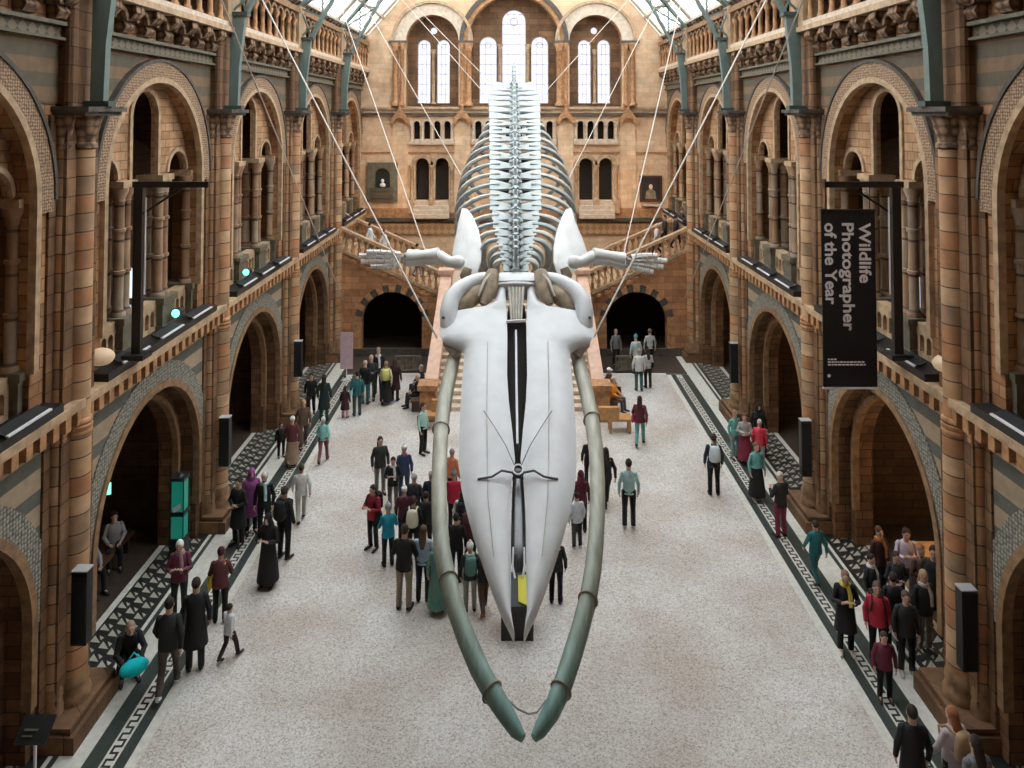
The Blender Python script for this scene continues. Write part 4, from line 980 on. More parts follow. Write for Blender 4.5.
def vert(i, Y, sp_, tw, tail=False):
    z = spz(Y); x = sx(Y); t = Vector((0, .5, spz(Y + .5) - z)).normalized(); u = Vector((1, 0, 0)).cross(t)
    o = Vector((x, Y, z)); mb = MB(); r = .17 if not tail else .1 - .004 * i
    mb.tube([o - t * sp_ * .42, o - t * sp_ * .3, o, o + t * sp_ * .3, o + t * sp_ * .42], [r, r * .95, r * .7, r * .95, r], 10)
    # neural spine
    h = .55 if not tail else .2
    ang = t * .25 * h
    a = [o - t * sp_ * .22 + u * r * .6, o + t * sp_ * .22 + u * r * .6, o + t * sp_ * .25 + u * h + ang, o - t * sp_ * .05 + u * h + ang]
    w = Vector((.035, 0, 0)); mb.loft([[p - w for p in a], [p + w for p in a]])
    if not tail:
        for s in (-1, 1):
            pr = []
            for k, (q, ch) in enumerate(((.1, .3), (.3, .27), (.55, .40), (.85, .52), (1, .5))):
                c = o + Vector((s * tw * q, 0, 0)) + u * (.02 + .05 * q) + t * .04 * q
                hw = sp_ * ch * .95
                pr.append([c - t * hw + u * .03, c + t * hw + u * .03, c + t * hw - u * .03, c - t * hw - u * .03])
            mb.loft(pr)
        # chevrons of small facets
        for s in (-1, 1): mb.ball(o + Vector((s * .13, 0, 0)) + u * .16 + t * .05, (.06, .1, .06), 6, 4)
    mb.build('tail_vertebra' if tail else 'vertebra', M['spine'], wh, True)
for i, Y in enumerate(vy):
    nx = vy[i + 1] if i + 1 < len(vy) else Y + .9
    sp_ = nx - Y
    y = VY[i]
    tw = TW.get(y, 25.5 * Y / F if y > 95 else 21 * Y / F)
    vert(i, Y, min(sp_, .95), tw)
Y = vy[-1] + .9; k = 0
while Y < 33.9: vert(k, Y, .5, 0, True); Y += .55; k += 1
# ribs
RW = [(272, .0, 0), (265, .45, .35), (258, .52, .5), (251, .6, .7), (244, .8, .9), (236, 1.0, 1.2), (228, 1.2, 1.5), (219, 1.38, 1.75), (209, 1.52, 1.95), (198.5, 1.6, 2.05), (188, 1.64, 2.1), (177.5, 1.64, 2.05), (167.5, 1.62, 1.95), (158, 1.58, 1.8), (149, 1.48, 1.6), (140.5, 1.32, 1.3), (132.5, 1.15, .95), (125, 1.0, .6)]
for i, (y, w, dp) in enumerate(RW):
    if w == 0: continue
    Y = spY(y); z = spz(Y); x = sx(Y); t = Vector((0, .5, spz(Y + .5) - z)).normalized(); u = Vector((1, 0, 0)).cross(t)
    o = Vector((x, Y, z)); w0 = min(.4, w * .5)
    for s in (-1, 1):
        pts = []; rr = []
        for k in range(13):
            q = k / 12; a = PI / 2 * .98 - q * PI * .80       # from the spine over the shoulder and down
            xx = w0 + (w - w0) * max(0, math.cos(a)) if a > 0 else w0 + (w - w0) * math.cos(a)
            zz = .1 - .12 * 0 + (math.sin(a) - 1) * dp * (.45 if a > 0 else .62) 
            pts.append(o + Vector((s * xx, 0, 0)) + u * zz + t * (.05 + .3 * q * q * dp * .5))
            rr.append(.045 + .045 * math.sin(PI * min(1, q * 1.1)) if q < .9 else .05)
        MB().tube(pts, rr, 7, flat=(1.3, .9)).build('rib', M['bone_warm'] if i % 2 else M['spine'], wh, True)
# sternum and hyoid under the neck
mb = MB(); o = Vector((.09, 16.9, 6.5)); mb.tube([o + Vector((-.5, 0, .05)), o, o + Vector((.5, 0, .05))], [.05, .1, .05], 8); mb.build('hyoid_bone', M['bone_warm'], wh, True)
# shoulder blades and flippers
def flipper(s):
    c = 516.0
    def q(x, y, Y): return px(x, y, Y)
    # fan shaped shoulder blade traced in its own slanted plane
    if s < 0: PL = [(462, 208), (467, 208.5), (473, 216), (479, 230), (482, 245), (481.5, 262), (477, 274), (470, 279), (463, 272), (456, 264), (452, 254), (455, 240), (458, 224)]
    else: PL = [(571, 208), (566, 209), (561, 218), (556, 232), (553, 248), (553, 262), (557, 274), (565, 281), (573, 273), (582, 265), (588, 255), (583, 240), (576, 223)]
    Yp = lambda x, y: 17.3 + (275 - y) * .02 + abs(x - c) * .006
    fr = [q(x, y, Yp(x, y)) for x, y in PL]; cen = sum(fr, Vector()) / len(fr)
    mb = MB(); n = len(fr); nr = Vector((s * .3, .75, -.5)).normalized()
    rings = []
    for sc, d in ((.0, -.10), (.55, -.08), (.93, -.03), (1, 0.01), (.93, .05), (0, .08)):
        rings.append([cen + (p - cen) * max(sc, .01) + nr * d for p in fr])
    mb.loft(rings, cap=False); mb.build('shoulder_blade', M['bone_bright'], wh, True)
    e = -1 if s < 0 else 1
    X = (lambda v: 516 + e * v)
    MB().tube([q(X(48), 268, 17.4), q(X(51), 276, 17.35), q(X(50), 284, 17.3)], [.1, .13, .07], 9).build('shoulder_socket', M['bone_brown'], wh, True)
    sh = [q(X(58), 262, 17.5), q(X(66), 262, 17.55), q(X(76), 257, 17.6)]
    hb = MB().tube(sh, [.16, .13, .15], 12); hb.ball(sh[0], .16).ball(sh[2], .15); hb.build('upper_arm_bone', M['bone_bright'], wh, True)
    tipx = (358 if s < 0 else 668)
    L = abs(tipx - 516)
    y1 = 259 if s < 0 else 262
    for dy, r in ((-2.8, .115), (2.8, .1)):
        pts = [q(X(77), 257 + dy, 17.6), q(X(92), 258 + dy * .8, 17.65), q(X(108), y1 + dy, 17.7)]
        MB().tube(pts, [r * 1.4, r * 1.1, r * 1.4], 9).build('forearm_bone', M['bone_bright'], wh, True)
    mb = MB()
    for k in range(5): mb.ball(q(X(110 + (k % 2) * 3), y1 - 4 + 2 * k, 17.7), (.07, .06, .06), 8, 5)
    mb.build('wrist_bone', M['bone_warm'], wh, True)
    ends = [(L - 8, -7), (L, -3.5), (L - 2, 2), (L - 12, 7)] if s < 0 else [(L - 10, -6), (L, -1), (L - 4, 5), (L - 14, 10)]
    for k, (ex, dy) in enumerate(ends):
        y0 = y1 - 4.5 + 3 * k; m_ = 5
        for j in range(m_):
            a = j / m_; b_ = (j + .88) / m_
            P = lambda v: q(X(116 + (ex - 116) * v), y0 + (y1 + dy - y0) * v ** 1.3 + (1.5 * math.sin(v * 3) * (k - 1.5) * .5), 17.7 - .1 * v)
            MB().tube([P(a), P((a + b_) / 2), P(b_)], [.085 - .005 * j, .072 - .005 * j, .082 - .005 * j], 7).build('finger_bone', M['bone_bright'], wh, True)
flipper(-1); flipper(1)

# suspension cables
def cable(a, b_, label, r=.016):
    a = Vector(a); b_ = Vector(b_)
    o = MB().tube([a, (a + b_) / 2, b_], r, 6).build('suspension_cable', M['rope']); tag(o, label, 'cable', 'steel suspension cables')
cable((-7.55, 20.65, 15.15), px(437, 338, 15.6), 'steel cable running down to the left jaw hinge of the whale', .02)
cable((7.5, 20.65, 15.2), px(594, 337, 15.6), 'steel cable running down to the right jaw hinge of the whale', .02)
cable((-6.62, 13.9, 15.75), (-7.8, 34.2, 2.6), 'long steel cable from the nearest left roof rib towards the left rear wall', .022)
cable(px(862, -150, 13.9), (7.8, 34.2, 2.7), 'long steel cable from the nearest right roof rib towards the right rear wall', .022)
cable(px(334, -14, 27.4), px(427, 256, 17.65), 'steel cable down to the left flipper wrist')
cable(px(683, -6, 27.4), px(622, 262, 17.65), 'steel cable down to the right flipper wrist')
cable(px(364, 3, 34.15), px(474, 198, 22), 'thin cable from the farthest rib to the left side of the ribcage', .014)
cable(px(657, 3, 34.15), px(559, 198, 22), 'thin cable from the farthest rib to the right side of the ribcage', .014)
cable(px(395, -8, 34.15), px(490, 100, 29), 'thin cable from the farthest rib to the left of the tail', .012)
cable(px(632, -4, 34.15), px(538, 100, 29), 'thin cable from the farthest rib to the right of the tail', .012)
cable(px(407, -2, 34.15), px(500, 92, 30), 'second thin cable beside the left tail cable', .012)
# ------------------------------------------------------------------ people
CM = {}
def cmat(c):
    c = tuple(c)
    if c not in CM: CM[c] = mat('cloth %d' % len(CM), c, .85, noise=.12, nscale=9)
    return CM[c]
def skinmat(c):
    c = tuple(c)
    if c not in CM: CM[c] = mat('skin %d' % len(CM), c, .5)
    return CM[c]
# joint positions, standing height 1.75, front is -Y
def pose(name):
    J = dict(pel=(0, 0, .95), wai=(0, 0, 1.1), che=(0, .0, 1.3), nk=(0, .015, 1.46), hb=(0, 0, 1.56), ht=(0, -.01, 1.70))
    for s, n in ((-1, 'l'), (1, 'r')):
        J['sh' + n] = (s * .158, .01, 1.395); J['el' + n] = (s * .245, .03, 1.14); J['wr' + n] = (s * .25, -.05, .9); J['hd' + n] = (s * .245, -.08, .82)
        J['hp' + n] = (s * .095, 0, .92); J['kn' + n] = (s * .105, -.015, .50); J['an' + n] = (s * .11, .02, .09); J['to' + n] = (s * .13, -.15, .035)
    if name == 'walk':
        J.update(knl=(-.1, -.16, .52), anl=(-.1, -.24, .11), tol=(-.11, -.4, .06), knr=(.1, .03, .50), anr=(.1, .27, .16), tor=(.11, .14, .04),
                 ell=(-.25, .12, 1.16), wrl=(-.25, .16, .92), hdl=(-.25, .15, .84), elr=(.25, -.06, 1.15), wrr=(.24, -.2, .95), hdr=(.24, -.25, .88))
    if name == 'phone':
        J.update(ell=(-.25, -.05, 1.14), wrl=(-.13, -.27, 1.2), hdl=(-.07, -.31, 1.25), elr=(.25, -.05, 1.14), wrr=(.13, -.27, 1.2), hdr=(.07, -.31, 1.25), ht=(0, -.05, 1.69), hb=(0, -.02, 1.55))
    if name == 'fold':
        J.update(ell=(-.26, -.02, 1.15), wrl=(-.03, -.2, 1.13), hdl=(.06, -.2, 1.13), elr=(.26, -.02, 1.15), wrr=(.03, -.22, 1.08), hdr=(-.05, -.22, 1.08))
    if name == 'photo':
        J.update(ell=(-.27, -.18, 1.3), wrl=(-.14, -.33, 1.48), hdl=(-.07, -.35, 1.54), elr=(.27, -.18, 1.3), wrr=(.14, -.33, 1.48), hdr=(.07, -.35, 1.54))
    if name == 'sit':
        for k in ('pel', 'wai', 'che', 'nk', 'hb', 'ht', 'shl', 'shr'):
            x, y, z = J[k]; J[k] = (x, y, z - .42)
        for s, n in ((-1, 'l'), (1, 'r')):
            J['hp' + n] = (s * .1, -.02, .51); J['kn' + n] = (s * .13, -.43, .52); J['an' + n] = (s * .13, -.46, .09); J['to' + n] = (s * .14, -.62, .035)
            J['el' + n] = (s * .25, -.06, .74); J['wr' + n] = (s * .15, -.28, .64); J['hd' + n] = (s * .1, -.34, .62)
    if name == 'crouch':
        J.update(pel=(0, .18, .42), wai=(0, .14, .56), che=(0, .02, .76), nk=(0, -.06, .92), hb=(0, -.1, 1.0), ht=(0, -.14, 1.13), shl=(-.16, -.03, .87), shr=(.16, -.03, .87))
        for s, n in ((-1, 'l'), (1, 'r')):
            J['hp' + n] = (s * .1, .17, .40); J['kn' + n] = (s * .18, -.22, .50); J['an' + n] = (s * .13, .02, .1); J['to' + n] = (s * .16, -.16, .035)
            J['el' + n] = (s * .25, -.16, .66); J['wr' + n] = (s * .14, -.38, .56); J['hd' + n] = (s * .1, -.45, .54)
    return {k: Vector(v) for k, v in J.items()}
POSE = {n: pose(n) for n in ('stand', 'walk', 'phone', 'fold', 'photo', 'sit', 'crouch')}
def body_mesh(name):
    J = POSE[name]
    order = [('pel', .125, None), ('wai', .11, 'pel'), ('che', .135, 'wai'), ('nk', .058, 'che'), ('hb', .075, 'nk'), ('ht', .085, 'hb')]
    for n in 'lr': order += [('sh' + n, .06, 'che'), ('el' + n, .043, 'sh' + n), ('wr' + n, .028, 'el' + n), ('hd' + n, .036, 'wr' + n),
                             ('hp' + n, .085, 'pel'), ('kn' + n, .055, 'hp' + n), ('an' + n, .037, 'kn' + n), ('to' + n, .035, 'an' + n)]
    idx = {k: i for i, (k, _, _) in enumerate(order)}
    me = bpy.data.meshes.new('person'); me.from_pydata([J[k] for k, _, _ in order], [(idx[p], idx[k]) for k, _, p in order if p], [])
    o = bpy.data.objects.new('person', me); COL.objects.link(o)
    md = o.modifiers.new('Skin', 'SKIN'); md.use_smooth_shade = True; md.branch_smoothing = .3
    for i, (k, r, _) in enumerate(order):
        sv = me.skin_vertices[0].data[i]; sv.radius = (r, r * (.8 if k in ('pel', 'wai', 'che') else 1)); sv.use_root = (k == 'pel')
    sb = o.modifiers.new('Sub', 'SUBSURF'); sb.levels = 1; sb.render_levels = 1
    bpy.context.view_layer.update()
    dg = bpy.context.evaluated_depsgraph_get(); m2 = bpy.data.meshes.new_from_object(o.evaluated_get(dg)); bpy.data.objects.remove(o)
    mb = MB(); mb.v = [tuple(v.co) for v in m2.vertices]; mb.f = [tuple(p.vertices) for p in m2.polygons]; mb.m = [0] * len(mb.f)
    # head shaping: skull, nose, ears, chin, eyes, mouth, fingers and thumbs
    hb, ht = J['hb'], J['ht']; c = (hb + ht) / 2 + Vector((0, -.005, .01))
    mb.ball(c + Vector((0, 0, .0)), (.078, .095, .115), 14, 10); mb.ball(c + Vector((0, -.045, -.065)), (.048, .045, .05), 10, 6)
    mb.ball(c + Vector((0, -.1, -.012)), (.014, .02, .026), 6, 5)
    for s in (-1, 1): mb.ball(c + Vector((s * .078, .0, -.005)), (.012, .02, .032), 6, 5)
    for n, s in (('l', -1), ('r', 1)):
        w, h = J['wr' + n], J['hd' + n]; d = (h - w).normalized(); sd = d.cross(Vector((s * 1.0, 0, 0)) if abs(d.x) < .6 else Vector((0, 0, 1))).normalized(); cu = d.cross(sd)
        for k, L in enumerate((.062, .074, .068, .052)):
            b0 = h + sd * (k - 1.5) * .019
            mb.tube([b0, b0 + d * L * .55, b0 + d * L * .9 + cu * .018, b0 + d * L * 1.05 + cu * .035], [.0095, .0085, .008, .006], 6)
        b0 = h - d * .03 + sd * -.03
        mb.tube([b0, b0 + d * .03 - sd * .025, b0 + d * .06 - sd * .03], [.011, .0095, .007], 6)
    nb = len(mb.f); mb.cur = 1
    for s in (-1, 1): mb.ball(c + Vector((s * .03, -.088, .012)), (.013, .008, .008), 6, 4)
    mb.cur = 2; mb.ball(c + Vector((0, -.092, -.062)), (.024, .008, .007), 6, 4)
    return mb.mesh('person', [M['bone'], M['black'], M['poster']], True)
BODY = {}; GAR = {}
def ell(c, rx, ry, tilt=0, n=14): return [(c[0] + rx * math.cos(2 * PI * j / n), c[1] + ry * math.sin(2 * PI * j / n), c[2] + tilt * math.sin(2 * PI * j / n)) for j in range(n)]
def garment(kind, pn):
    key = (kind, pn)
    if key in GAR: return GAR[key]
    J = POSE[pn]; mb = MB(); rnd = random.Random(len(GAR))
    low = pn in ('sit', 'crouch')
    def sleeves(r):
        for n in 'lr': mb.tube([J['sh' + n] + Vector((0, 0, .02)), (J['sh' + n] + J['el' + n]) / 2, J['el' + n], (J['el' + n] + J['wr' + n]) / 2, J['wr' + n]], [r * 1.1, r * 1.0, r * .95, r * .82, r * .72], 10); mb.ball(J['sh' + n], r * 1.12, 10, 6); mb.ball(J['el' + n], r * 1.02, 8, 5)
    if kind in ('jacket', 'shirt', 'coat'):
        k = 1.0 if kind == 'shirt' else 1.14
        nk, che, wai, pel = J['nk'], J['che'], J['wai'], J['pel']
        sl = (J['shl'] + J['shr']) / 2
        secs = [ell(nk + Vector((0, 0, .03)), .06, .06), ell(nk - Vector((0, 0, .0)), .085 * k, .075 * k), ell(sl + Vector((0, 0, .035)), .14 * k, .09 * k), ell(sl - (sl - che) * .45, .175 * k, .12 * k),
                ell(che - Vector((0, 0, .06)), .17 * k, .125 * k), ell(wai, .15 * k, .115 * k), ell(pel + Vector((0, 0, -.0)), .165 * k, .13 * k)]
        if kind == 'coat' and not low: secs += [ell(pel + Vector((0, 0, -.2)), .21, .17), ell(pel + Vector((0, .01, -.45)), .24, .2)]
        elif kind == 'jacket' or kind == 'coat': secs += [ell(pel + Vector((0, 0, -.1)), .19, .15)]
        elif not low: secs += [ell(pel + Vector((0, 0, -.05)), .175, .137)]
        mb.loft(secs); sleeves(.052 * k)
    elif kind == 'trousers':
        for n in 'lr':
            h, kn, an = J['hp' + n], J['kn' + n], J['an' + n]
            mb.tube([h + (h - kn).normalized() * .03, (h * 2 + kn) / 3, (h + kn * 2) / 3, kn, (kn + an) / 2, an * .85 + kn * .15, an], [.098, .092, .078, .068, .066, .062, .062], 12)
        mb.loft([ell(J['pel'] + Vector((0, 0, .08)), .155, .12), ell(J['pel'], .17, .13), ell(J['pel'] - Vector((0, 0, .09)), .165, .125)])
    elif kind == 'skirt':
        p = J['pel']
        if low: p2 = (J['knl'] + J['knr']) / 2; mb.tube([p, (p + p2) / 2, p2], [.17, .19, .2], 14, flat=(1, .6))
        else: mb.loft([ell(p + Vector((0, 0, .1)), .145, .115), ell(p, .18, .14), ell(p - Vector((0, 0, .3)), .22, .2), ell(p - Vector((0, .0, .6)), .25, .25), ell(p - Vector((0, 0, .78)), .27, .28)])
    elif kind == 'shoes':
        for n in 'lr':
            a, t = J['an' + n], J['to' + n]; d = (t - a); d.z = 0; d.normalize()
            mb.tube([a - d * .07 - Vector((0, 0, .03)), a - Vector((0, 0, .03)), (a + t) / 2 - Vector((0, 0, .01)), t, t + d * .05], [.035, .055, .05, .042, .025], 10, flat=(1, .8)); mb.ball(a, (.05, .055, .05), 8, 5)
    elif kind in ('hair', 'longhair', 'hood', 'cap', 'hat'):
        c = (J['hb'] + J['ht']) / 2 + Vector((0, -.005, .01))
        if kind == 'hood': mb.ball(c + Vector((0, .012, .01)), (.1, .105, .135), 12, 8); mb.tube([c + Vector((0, .03, -.03)), J['nk'] + Vector((0, .02, -.04))], [.1, .13], 12)
        elif kind == 'cap': mb.ball(c + Vector((0, .005, .045)), (.09, .105, .085), 12, 8); mb.tube([c + Vector((0, -.06, .05)), c + Vector((0, -.15, .035))], [.07, .05], 10, flat=(1, .2))
        elif kind == 'hat': mb.ball(c + Vector((0, .008, .055)), (.095, .108, .095), 12, 8); mb.ball(c + Vector((0, .0, .16)), .035, 8, 5)
        else: mb.ball(c + Vector((0, .018, .03)), (.088, .1, .108), 12, 8)
        if kind == 'longhair': mb.tube([c + Vector((0, .05, .04)), c + Vector((0, .075, -.08)), J['nk'] + Vector((0, .1, -.02)), J['nk'] + Vector((0, .12, -.18))], [.085, .09, .085, .05], 10, flat=(1, .55))
    elif kind == 'backpack':
        c = J['che'] + Vector((0, .2, -.03))
        mb.loft([ell(c + Vector((0, 0, .22)), .09, .05), ell(c + Vector((0, 0, .18)), .14, .085), ell(c, .165, .11), ell(c - Vector((0, 0, .18)), .16, .11), ell(c - Vector((0, 0, .22)), .12, .08)])
        for s in (-1, 1): mb.tube([c + Vector((s * .1, -.05, .18)), J['che'] + Vector((s * .11, -.02, .18)), J['che'] + Vector((s * .13, -.15, .08)), J['che'] + Vector((s * .15, -.1, -.12)), c + Vector((s * .13, -.06, -.15))], .02, 6)
    elif kind == 'bag':
        c = J['pel'] + Vector((.24, -.06, .0)); mb.loft([ell(c + Vector((0, 0, .13)), .05, .12), ell(c, .075, .16), ell(c - Vector((0, 0, .13)), .06, .14)])
        mb.tube([c + Vector((0, -.1, .12)), J['shl'] + Vector((0.05, -.12, .02)), J['shl'] + Vector((.03, .09, .03)), c + Vector((0, .1, .12))], .014, 5)
    elif kind == 'scarf':
        nk = J['nk']; mb.lathe([(.1, nk.z - .05), (.115, nk.z - .01), (.1, nk.z + .04)], (nk.x, nk.y - .005), 12); mb.tube([nk + Vector((.04, -.1, 0)), nk + Vector((.07, -.16, -.15)), nk + Vector((.08, -.17, -.4))], [.035, .045, .04], 8, flat=(1, .4))
    GAR[key] = mb.mesh(kind, [M['bone']], True); return GAR[key]
NAME = {'longhair': 'hair', 'bag': 'shoulder_bag'}
SK = [(.55, .34, .24), (.45, .27, .18), (.22, .12, .075), (.62, .42, .32)]
def person(fx, fy, h, face, ps, top, leg, hair, label, extra=(), skin=0, z=0, pos=None, shoes=(.03, .03, .03)):
    """fx, fy: where the feet stand in the photograph; face: heading in degrees, 0 looks at the viewer"""
    x, y = pos if pos else ground(fx, fy)
    if ps not in BODY: BODY[ps] = body_mesh(ps)
    o = link('person', BODY[ps]); o.location = (x, y, z); o.rotation_euler = (0, 0, math.radians(face)); k = h / 1.77; o.scale = (k, k, k)
    if h < 1.4: o.scale = (k * 1.1, k * 1.1, k)
    tag(o, label, 'person')
    o.material_slots[0].link = 'OBJECT'; o.material_slots[0].material = skinmat(SK[skin])
    def wear(kind, c):
        g = link(NAME.get(kind, kind), garment(kind, ps), o); g.material_slots[0].link = 'OBJECT'; g.material_slots[0].material = cmat(c)
    wear(top[0], top[1]); wear(leg[0], leg[1]); wear('shoes', shoes); wear(hair[0], hair[1])
    for e in extra: wear(*e)
    return o
BK = (.012, .012, .014); DG = (.04, .04, .045); NV = (.02, .03, .06); WH = (.72, .74, .76); GY = (.3, .3, .32); MR = (.14, .02, .04); TL = (.03, .30, .30)
MT = (.25, .62, .56); RD = (.62, .03, .06); JN = (.10, .17, .24); BR = (.16, .09, .05); KH = (.30, .24, .17); HB = (.03, .02, .015); HG = (.55, .53, .5); BLN = (.42, .27, .14)
PK = (.55, .25, .3); LB = (.42, .58, .72); GN = (.10, .24, .20)
T = lambda c: ('trousers', c); Jk = lambda c: ('jacket', c); Sh = lambda c: ('shirt', c); Ct = lambda c: ('coat', c); Sk = lambda c: ('skirt', c)
H = lambda c=HB: ('hair', c); LH = lambda c=HB: ('longhair', c)
P = person
# near left aisle
P(121, 694, 1.75, 35, 'crouch', Jk(BK), T(BK), ('hair', KH), 'crouching person in black beside the nearest left pier, with bright cyan bag', pos=(-7.55, 14.85))
cyan = MB().ball((.0, -.62, .62), (.26, .15, .15), 14, 9); cyan.tube([(-.16, -.6, .7), (0, -.56, .86), (.16, -.6, .7)], .015, 6); cyan.build('bag', cmat((0, .62, .68)), COL.objects[-1] if False else [o for o in COL.objects if o.name.startswith('person') and o.parent is None][-1], True)
P(168, 694, 1.8, 190, 'walk', Jk((.02, .022, .02)), T((.09, .07, .06)), H(), 'man in black jacket and pale trainers striding along the left mosaic border', shoes=(.65, .75, .75))
P(195, 670, 1.8, 200, 'stand', Ct(BK), T(BK), H(), 'tall person in a long black coat in the left aisle, dark from head to foot', shoes=(.05, .04, .04))
P(229, 659, 1.1, 150, 'walk', Jk(WH), T((.05, .03, .03)), H(), 'small child in white jacket and dark trousers on the near left floor')
P(179, 617, 1.68, 10, 'phone', Jk((.16, .04, .075)), T((.025, .045, .045)), ('hair', (.75, .74, .72)), 'white haired person in maroon top standing in the left aisle', [('scarf', (.4, .25, .3))])
P(220, 622, 1.6, 190, 'phone', Jk((.13, .04, .045)), T(BK), H((.14, .04, .05)), 'person in maroon top carrying a bright yellow bag, left aisle', [('bag', (.85, .62, .08)), ('hair', (.14, .04, .05))])
P(238, 545, 1.7, -20, 'fold', Ct(BK), T(BK), H(), 'person in black coat at the left of the group beside the second left pier')
P(251, 533, 1.68, 30, 'stand', Ct((.24, .06, .2)), T(BK), ('hood', (.26, .07, .22)), 'person in purple hood and top by the second left pier')
P(264, 538, 1.7, 0, 'stand', Jk(BK), T(BK), H((.6, .57, .54)), 'grey haired man in black jacket over a pale blue shirt, left group', [('scarf', (.5, .68, .72))])
P(284, 559, 1.78, 160, 'stand', Jk(BK), T(BK), H((.05, .04, .035)), 'person in black with a dark backpack, right side of the left group', [('backpack', BK)])
P(268, 586, 1.68, -10, 'phone', Ct(BK), Sk(BK), ('hood', BK), 'woman in long black dress looking at her phone, nearest of the left group')
P(301, 522, 1.55, 200, 'walk', Jk((.6, .6, .58)), T((.5, .48, .45)), H((.1, .08, .06)), 'person in pale grey clothes walking behind the left group')
P(292, 466, 1.55, 190, 'walk', Jk((.12, .03, .035)), Sk((.30, .2, .14)), ('cap', WH), 'person in white cap, dark red top and tan skirt on the left walkway')
P(281, 457, 1.1, 30, 'stand', Jk(BK), T(BK), H(), 'small dark child next to the white capped person')
P(303, 447, 1.55, 20, 'walk', Jk((.12, .075, .05)), T((.1, .06, .04)), H(BLN), 'person in brown clothes on the left walkway behind the white cap')
P(311, 416, 1.55, 10, 'walk', Jk(BK), T(BK), H(), 'person in black close to the third left pier')
P(324, 421, 1.65, 180, 'stand', Ct((.015, .03, .03)), T((.03, .09, .09)), LH(), 'long haired person in black coat on the left mosaic border, seen from behind')
P(323, 463, 1.45, 180, 'walk', Sh(MT), T((.2, .08, .09)), H((.7, .7, .66)), 'person in mint green top on the left mosaic border')
P(345, 418, 1.15, 170, 'stand', Ct((.05, .015, .02)), T(PK), LH(), 'child in dark coat with pink leggings next to the left border')
P(357, 416, 1.62, 200, 'stand', Jk((.02, .13, .14)), T((.05, .07, .07)), H(), 'person in teal jacket before the pink poster stand', [('bag', (.4, .62, .62))])
# rear left group
P(365, 404, 1.65, 170, 'stand', Jk(BK), T((.03, .12, .13)), H((.5, .4, .35)), 'person in black jacket and dark teal trousers right of the teal jacket, rear left')
P(371, 400, 1.72, 0, 'fold', Jk((.025, .03, .03)), T((.02, .045, .035)), H((.55, .45, .38)), 'person with crossed arms in black and dark green, rear left group')
P(378, 395, 1.85, 0, 'stand', Jk(BK), T(BK), H((.3, .22, .16)), 'tall man in black suit and white shirt in the rear left group', [('scarf', WH)])
P(386, 404, 1.62, 180, 'walk', Sh((.5, .46, .3)), Sk(BK), H((.32, .22, .15)), 'person in black skirt with a pale yellow bag, rear left group', [('backpack', (.62, .60, .2))])
P(395, 401, 1.62, 170, 'stand', Ct((.04, .012, .015)), T(BK), LH((.06, .02, .02)), 'person in a long dark maroon coat, rightmost of the rear left group')
P(417, 397, 1.6, -70, 'sit', Jk(BK), T((.02, .022, .025)), H((.6, .5, .45)), 'person in black seated by the left stair foot, legs stretched out', pos=(-3.66, 28.5))
P(423, 386, 1.6, -60, 'sit', Jk((.03, .03, .05)), T(BK), H((.3, .24, .2)), 'second dark clothed person seated behind, by the left stair foot', pos=(-3.66, 29.5))
P(423, 454, 1.65, 60, 'stand', Sh((.42, .66, .6)), T(BK), LH(), 'person in pale mint top and black trousers beside the left jawbone')
# central crowd
P(380, 494, 1.65, 20, 'stand', Jk((.03, .035, .033)), T((.16, .17, .17)), LH((.02, .015, .015)), 'woman in dark printed sweatshirt with long black hair, left edge of the crowd')
P(393, 511, 1.5, 0, 'phone', Jk(BK), T((.12, .1, .09)), H(), 'person in black with white collar in front of the woman in the sweatshirt', [('scarf', WH)])
P(404, 500, 1.55, 190, 'stand', Jk((.03, .05, .12)), T((.03, .07, .12)), ('hat', (.75, .68, .74)), 'person in pale knitted hat and purple blue coat, rear of the crowd', [('scarf', (.24, .12, .26))])
P(414, 535, 1.6, 170, 'stand', Jk((.03, .03, .035)), T(BK), H((.36, .36, .36)), 'grey haired person in black jacket near the left jawbone')
P(404, 546, 1.5, 180, 'stand', Jk((.08, .012, .03)), T(BK), ('hat', (.82, .8, .77)), 'person in white knitted hat and dark maroon jacket in the crowd')
P(373, 549, 1.62, -30, 'phone', Jk((.30, .012, .03)), T(BK), LH(), 'person in crimson top with black coat and bag at the left of the crowd', [('backpack', BK), ('bag', BK)])
P(388, 566, 1.5, 200, 'phone', Jk((.01, .25, .36)), T(BK), ('hat', (.3, .33, .35)), 'person in bright teal blue jacket and black trousers in the crowd')
P(413, 562, 1.6, 180, 'stand', Jk(BK), T(BK), H((.06, .03, .02)), 'person wearing a cream and black backpack in the crowd', [('backpack', (.68, .64, .5))])
P(426, 552, 1.5, 180, 'stand', Jk((.02, .02, .022)), T(BK), H(), 'dark haired person in black behind the cream backpack')
P(404, 609, 1.85, 170, 'phone', Jk((.012, .012, .012)), T(KH), H(), 'man in black jacket and khaki trousers, nearest of the crowd', shoes=(.04, .04, .04))
P(423, 601, 1.68, 175, 'phone', Sh((.38, .52, .66)), T((.02, .025, .035)), LH((.10, .055, .03)), 'woman in light blue shirt with brown hair beside the khaki trousered man')
P(438, 612, 1.6, 190, 'stand', Ct((.11, .24, .2)), Sk((.11, .24, .2)), H((.08, .05, .03)), 'person in long sage green coat behind the left jawbone')
P(431, 530, 1.55, 180, 'stand', Jk(NV), T(BK), H((.55, .5, .48)), 'person in navy jacket partly hidden behind the left jawbone')
P(452, 502, 1.5, 150, 'stand', Jk((.62, .2, .1)), T(BK), H((.35, .3, .28)), 'person in orange top seen between the left jawbone and the skull')
P(454, 530, 1.55, 180, 'stand', Jk((.5, .02, .05)), T(BK), ('hat', (.2, .22, .22)), 'person in red jacket and grey hat between jawbone and skull')
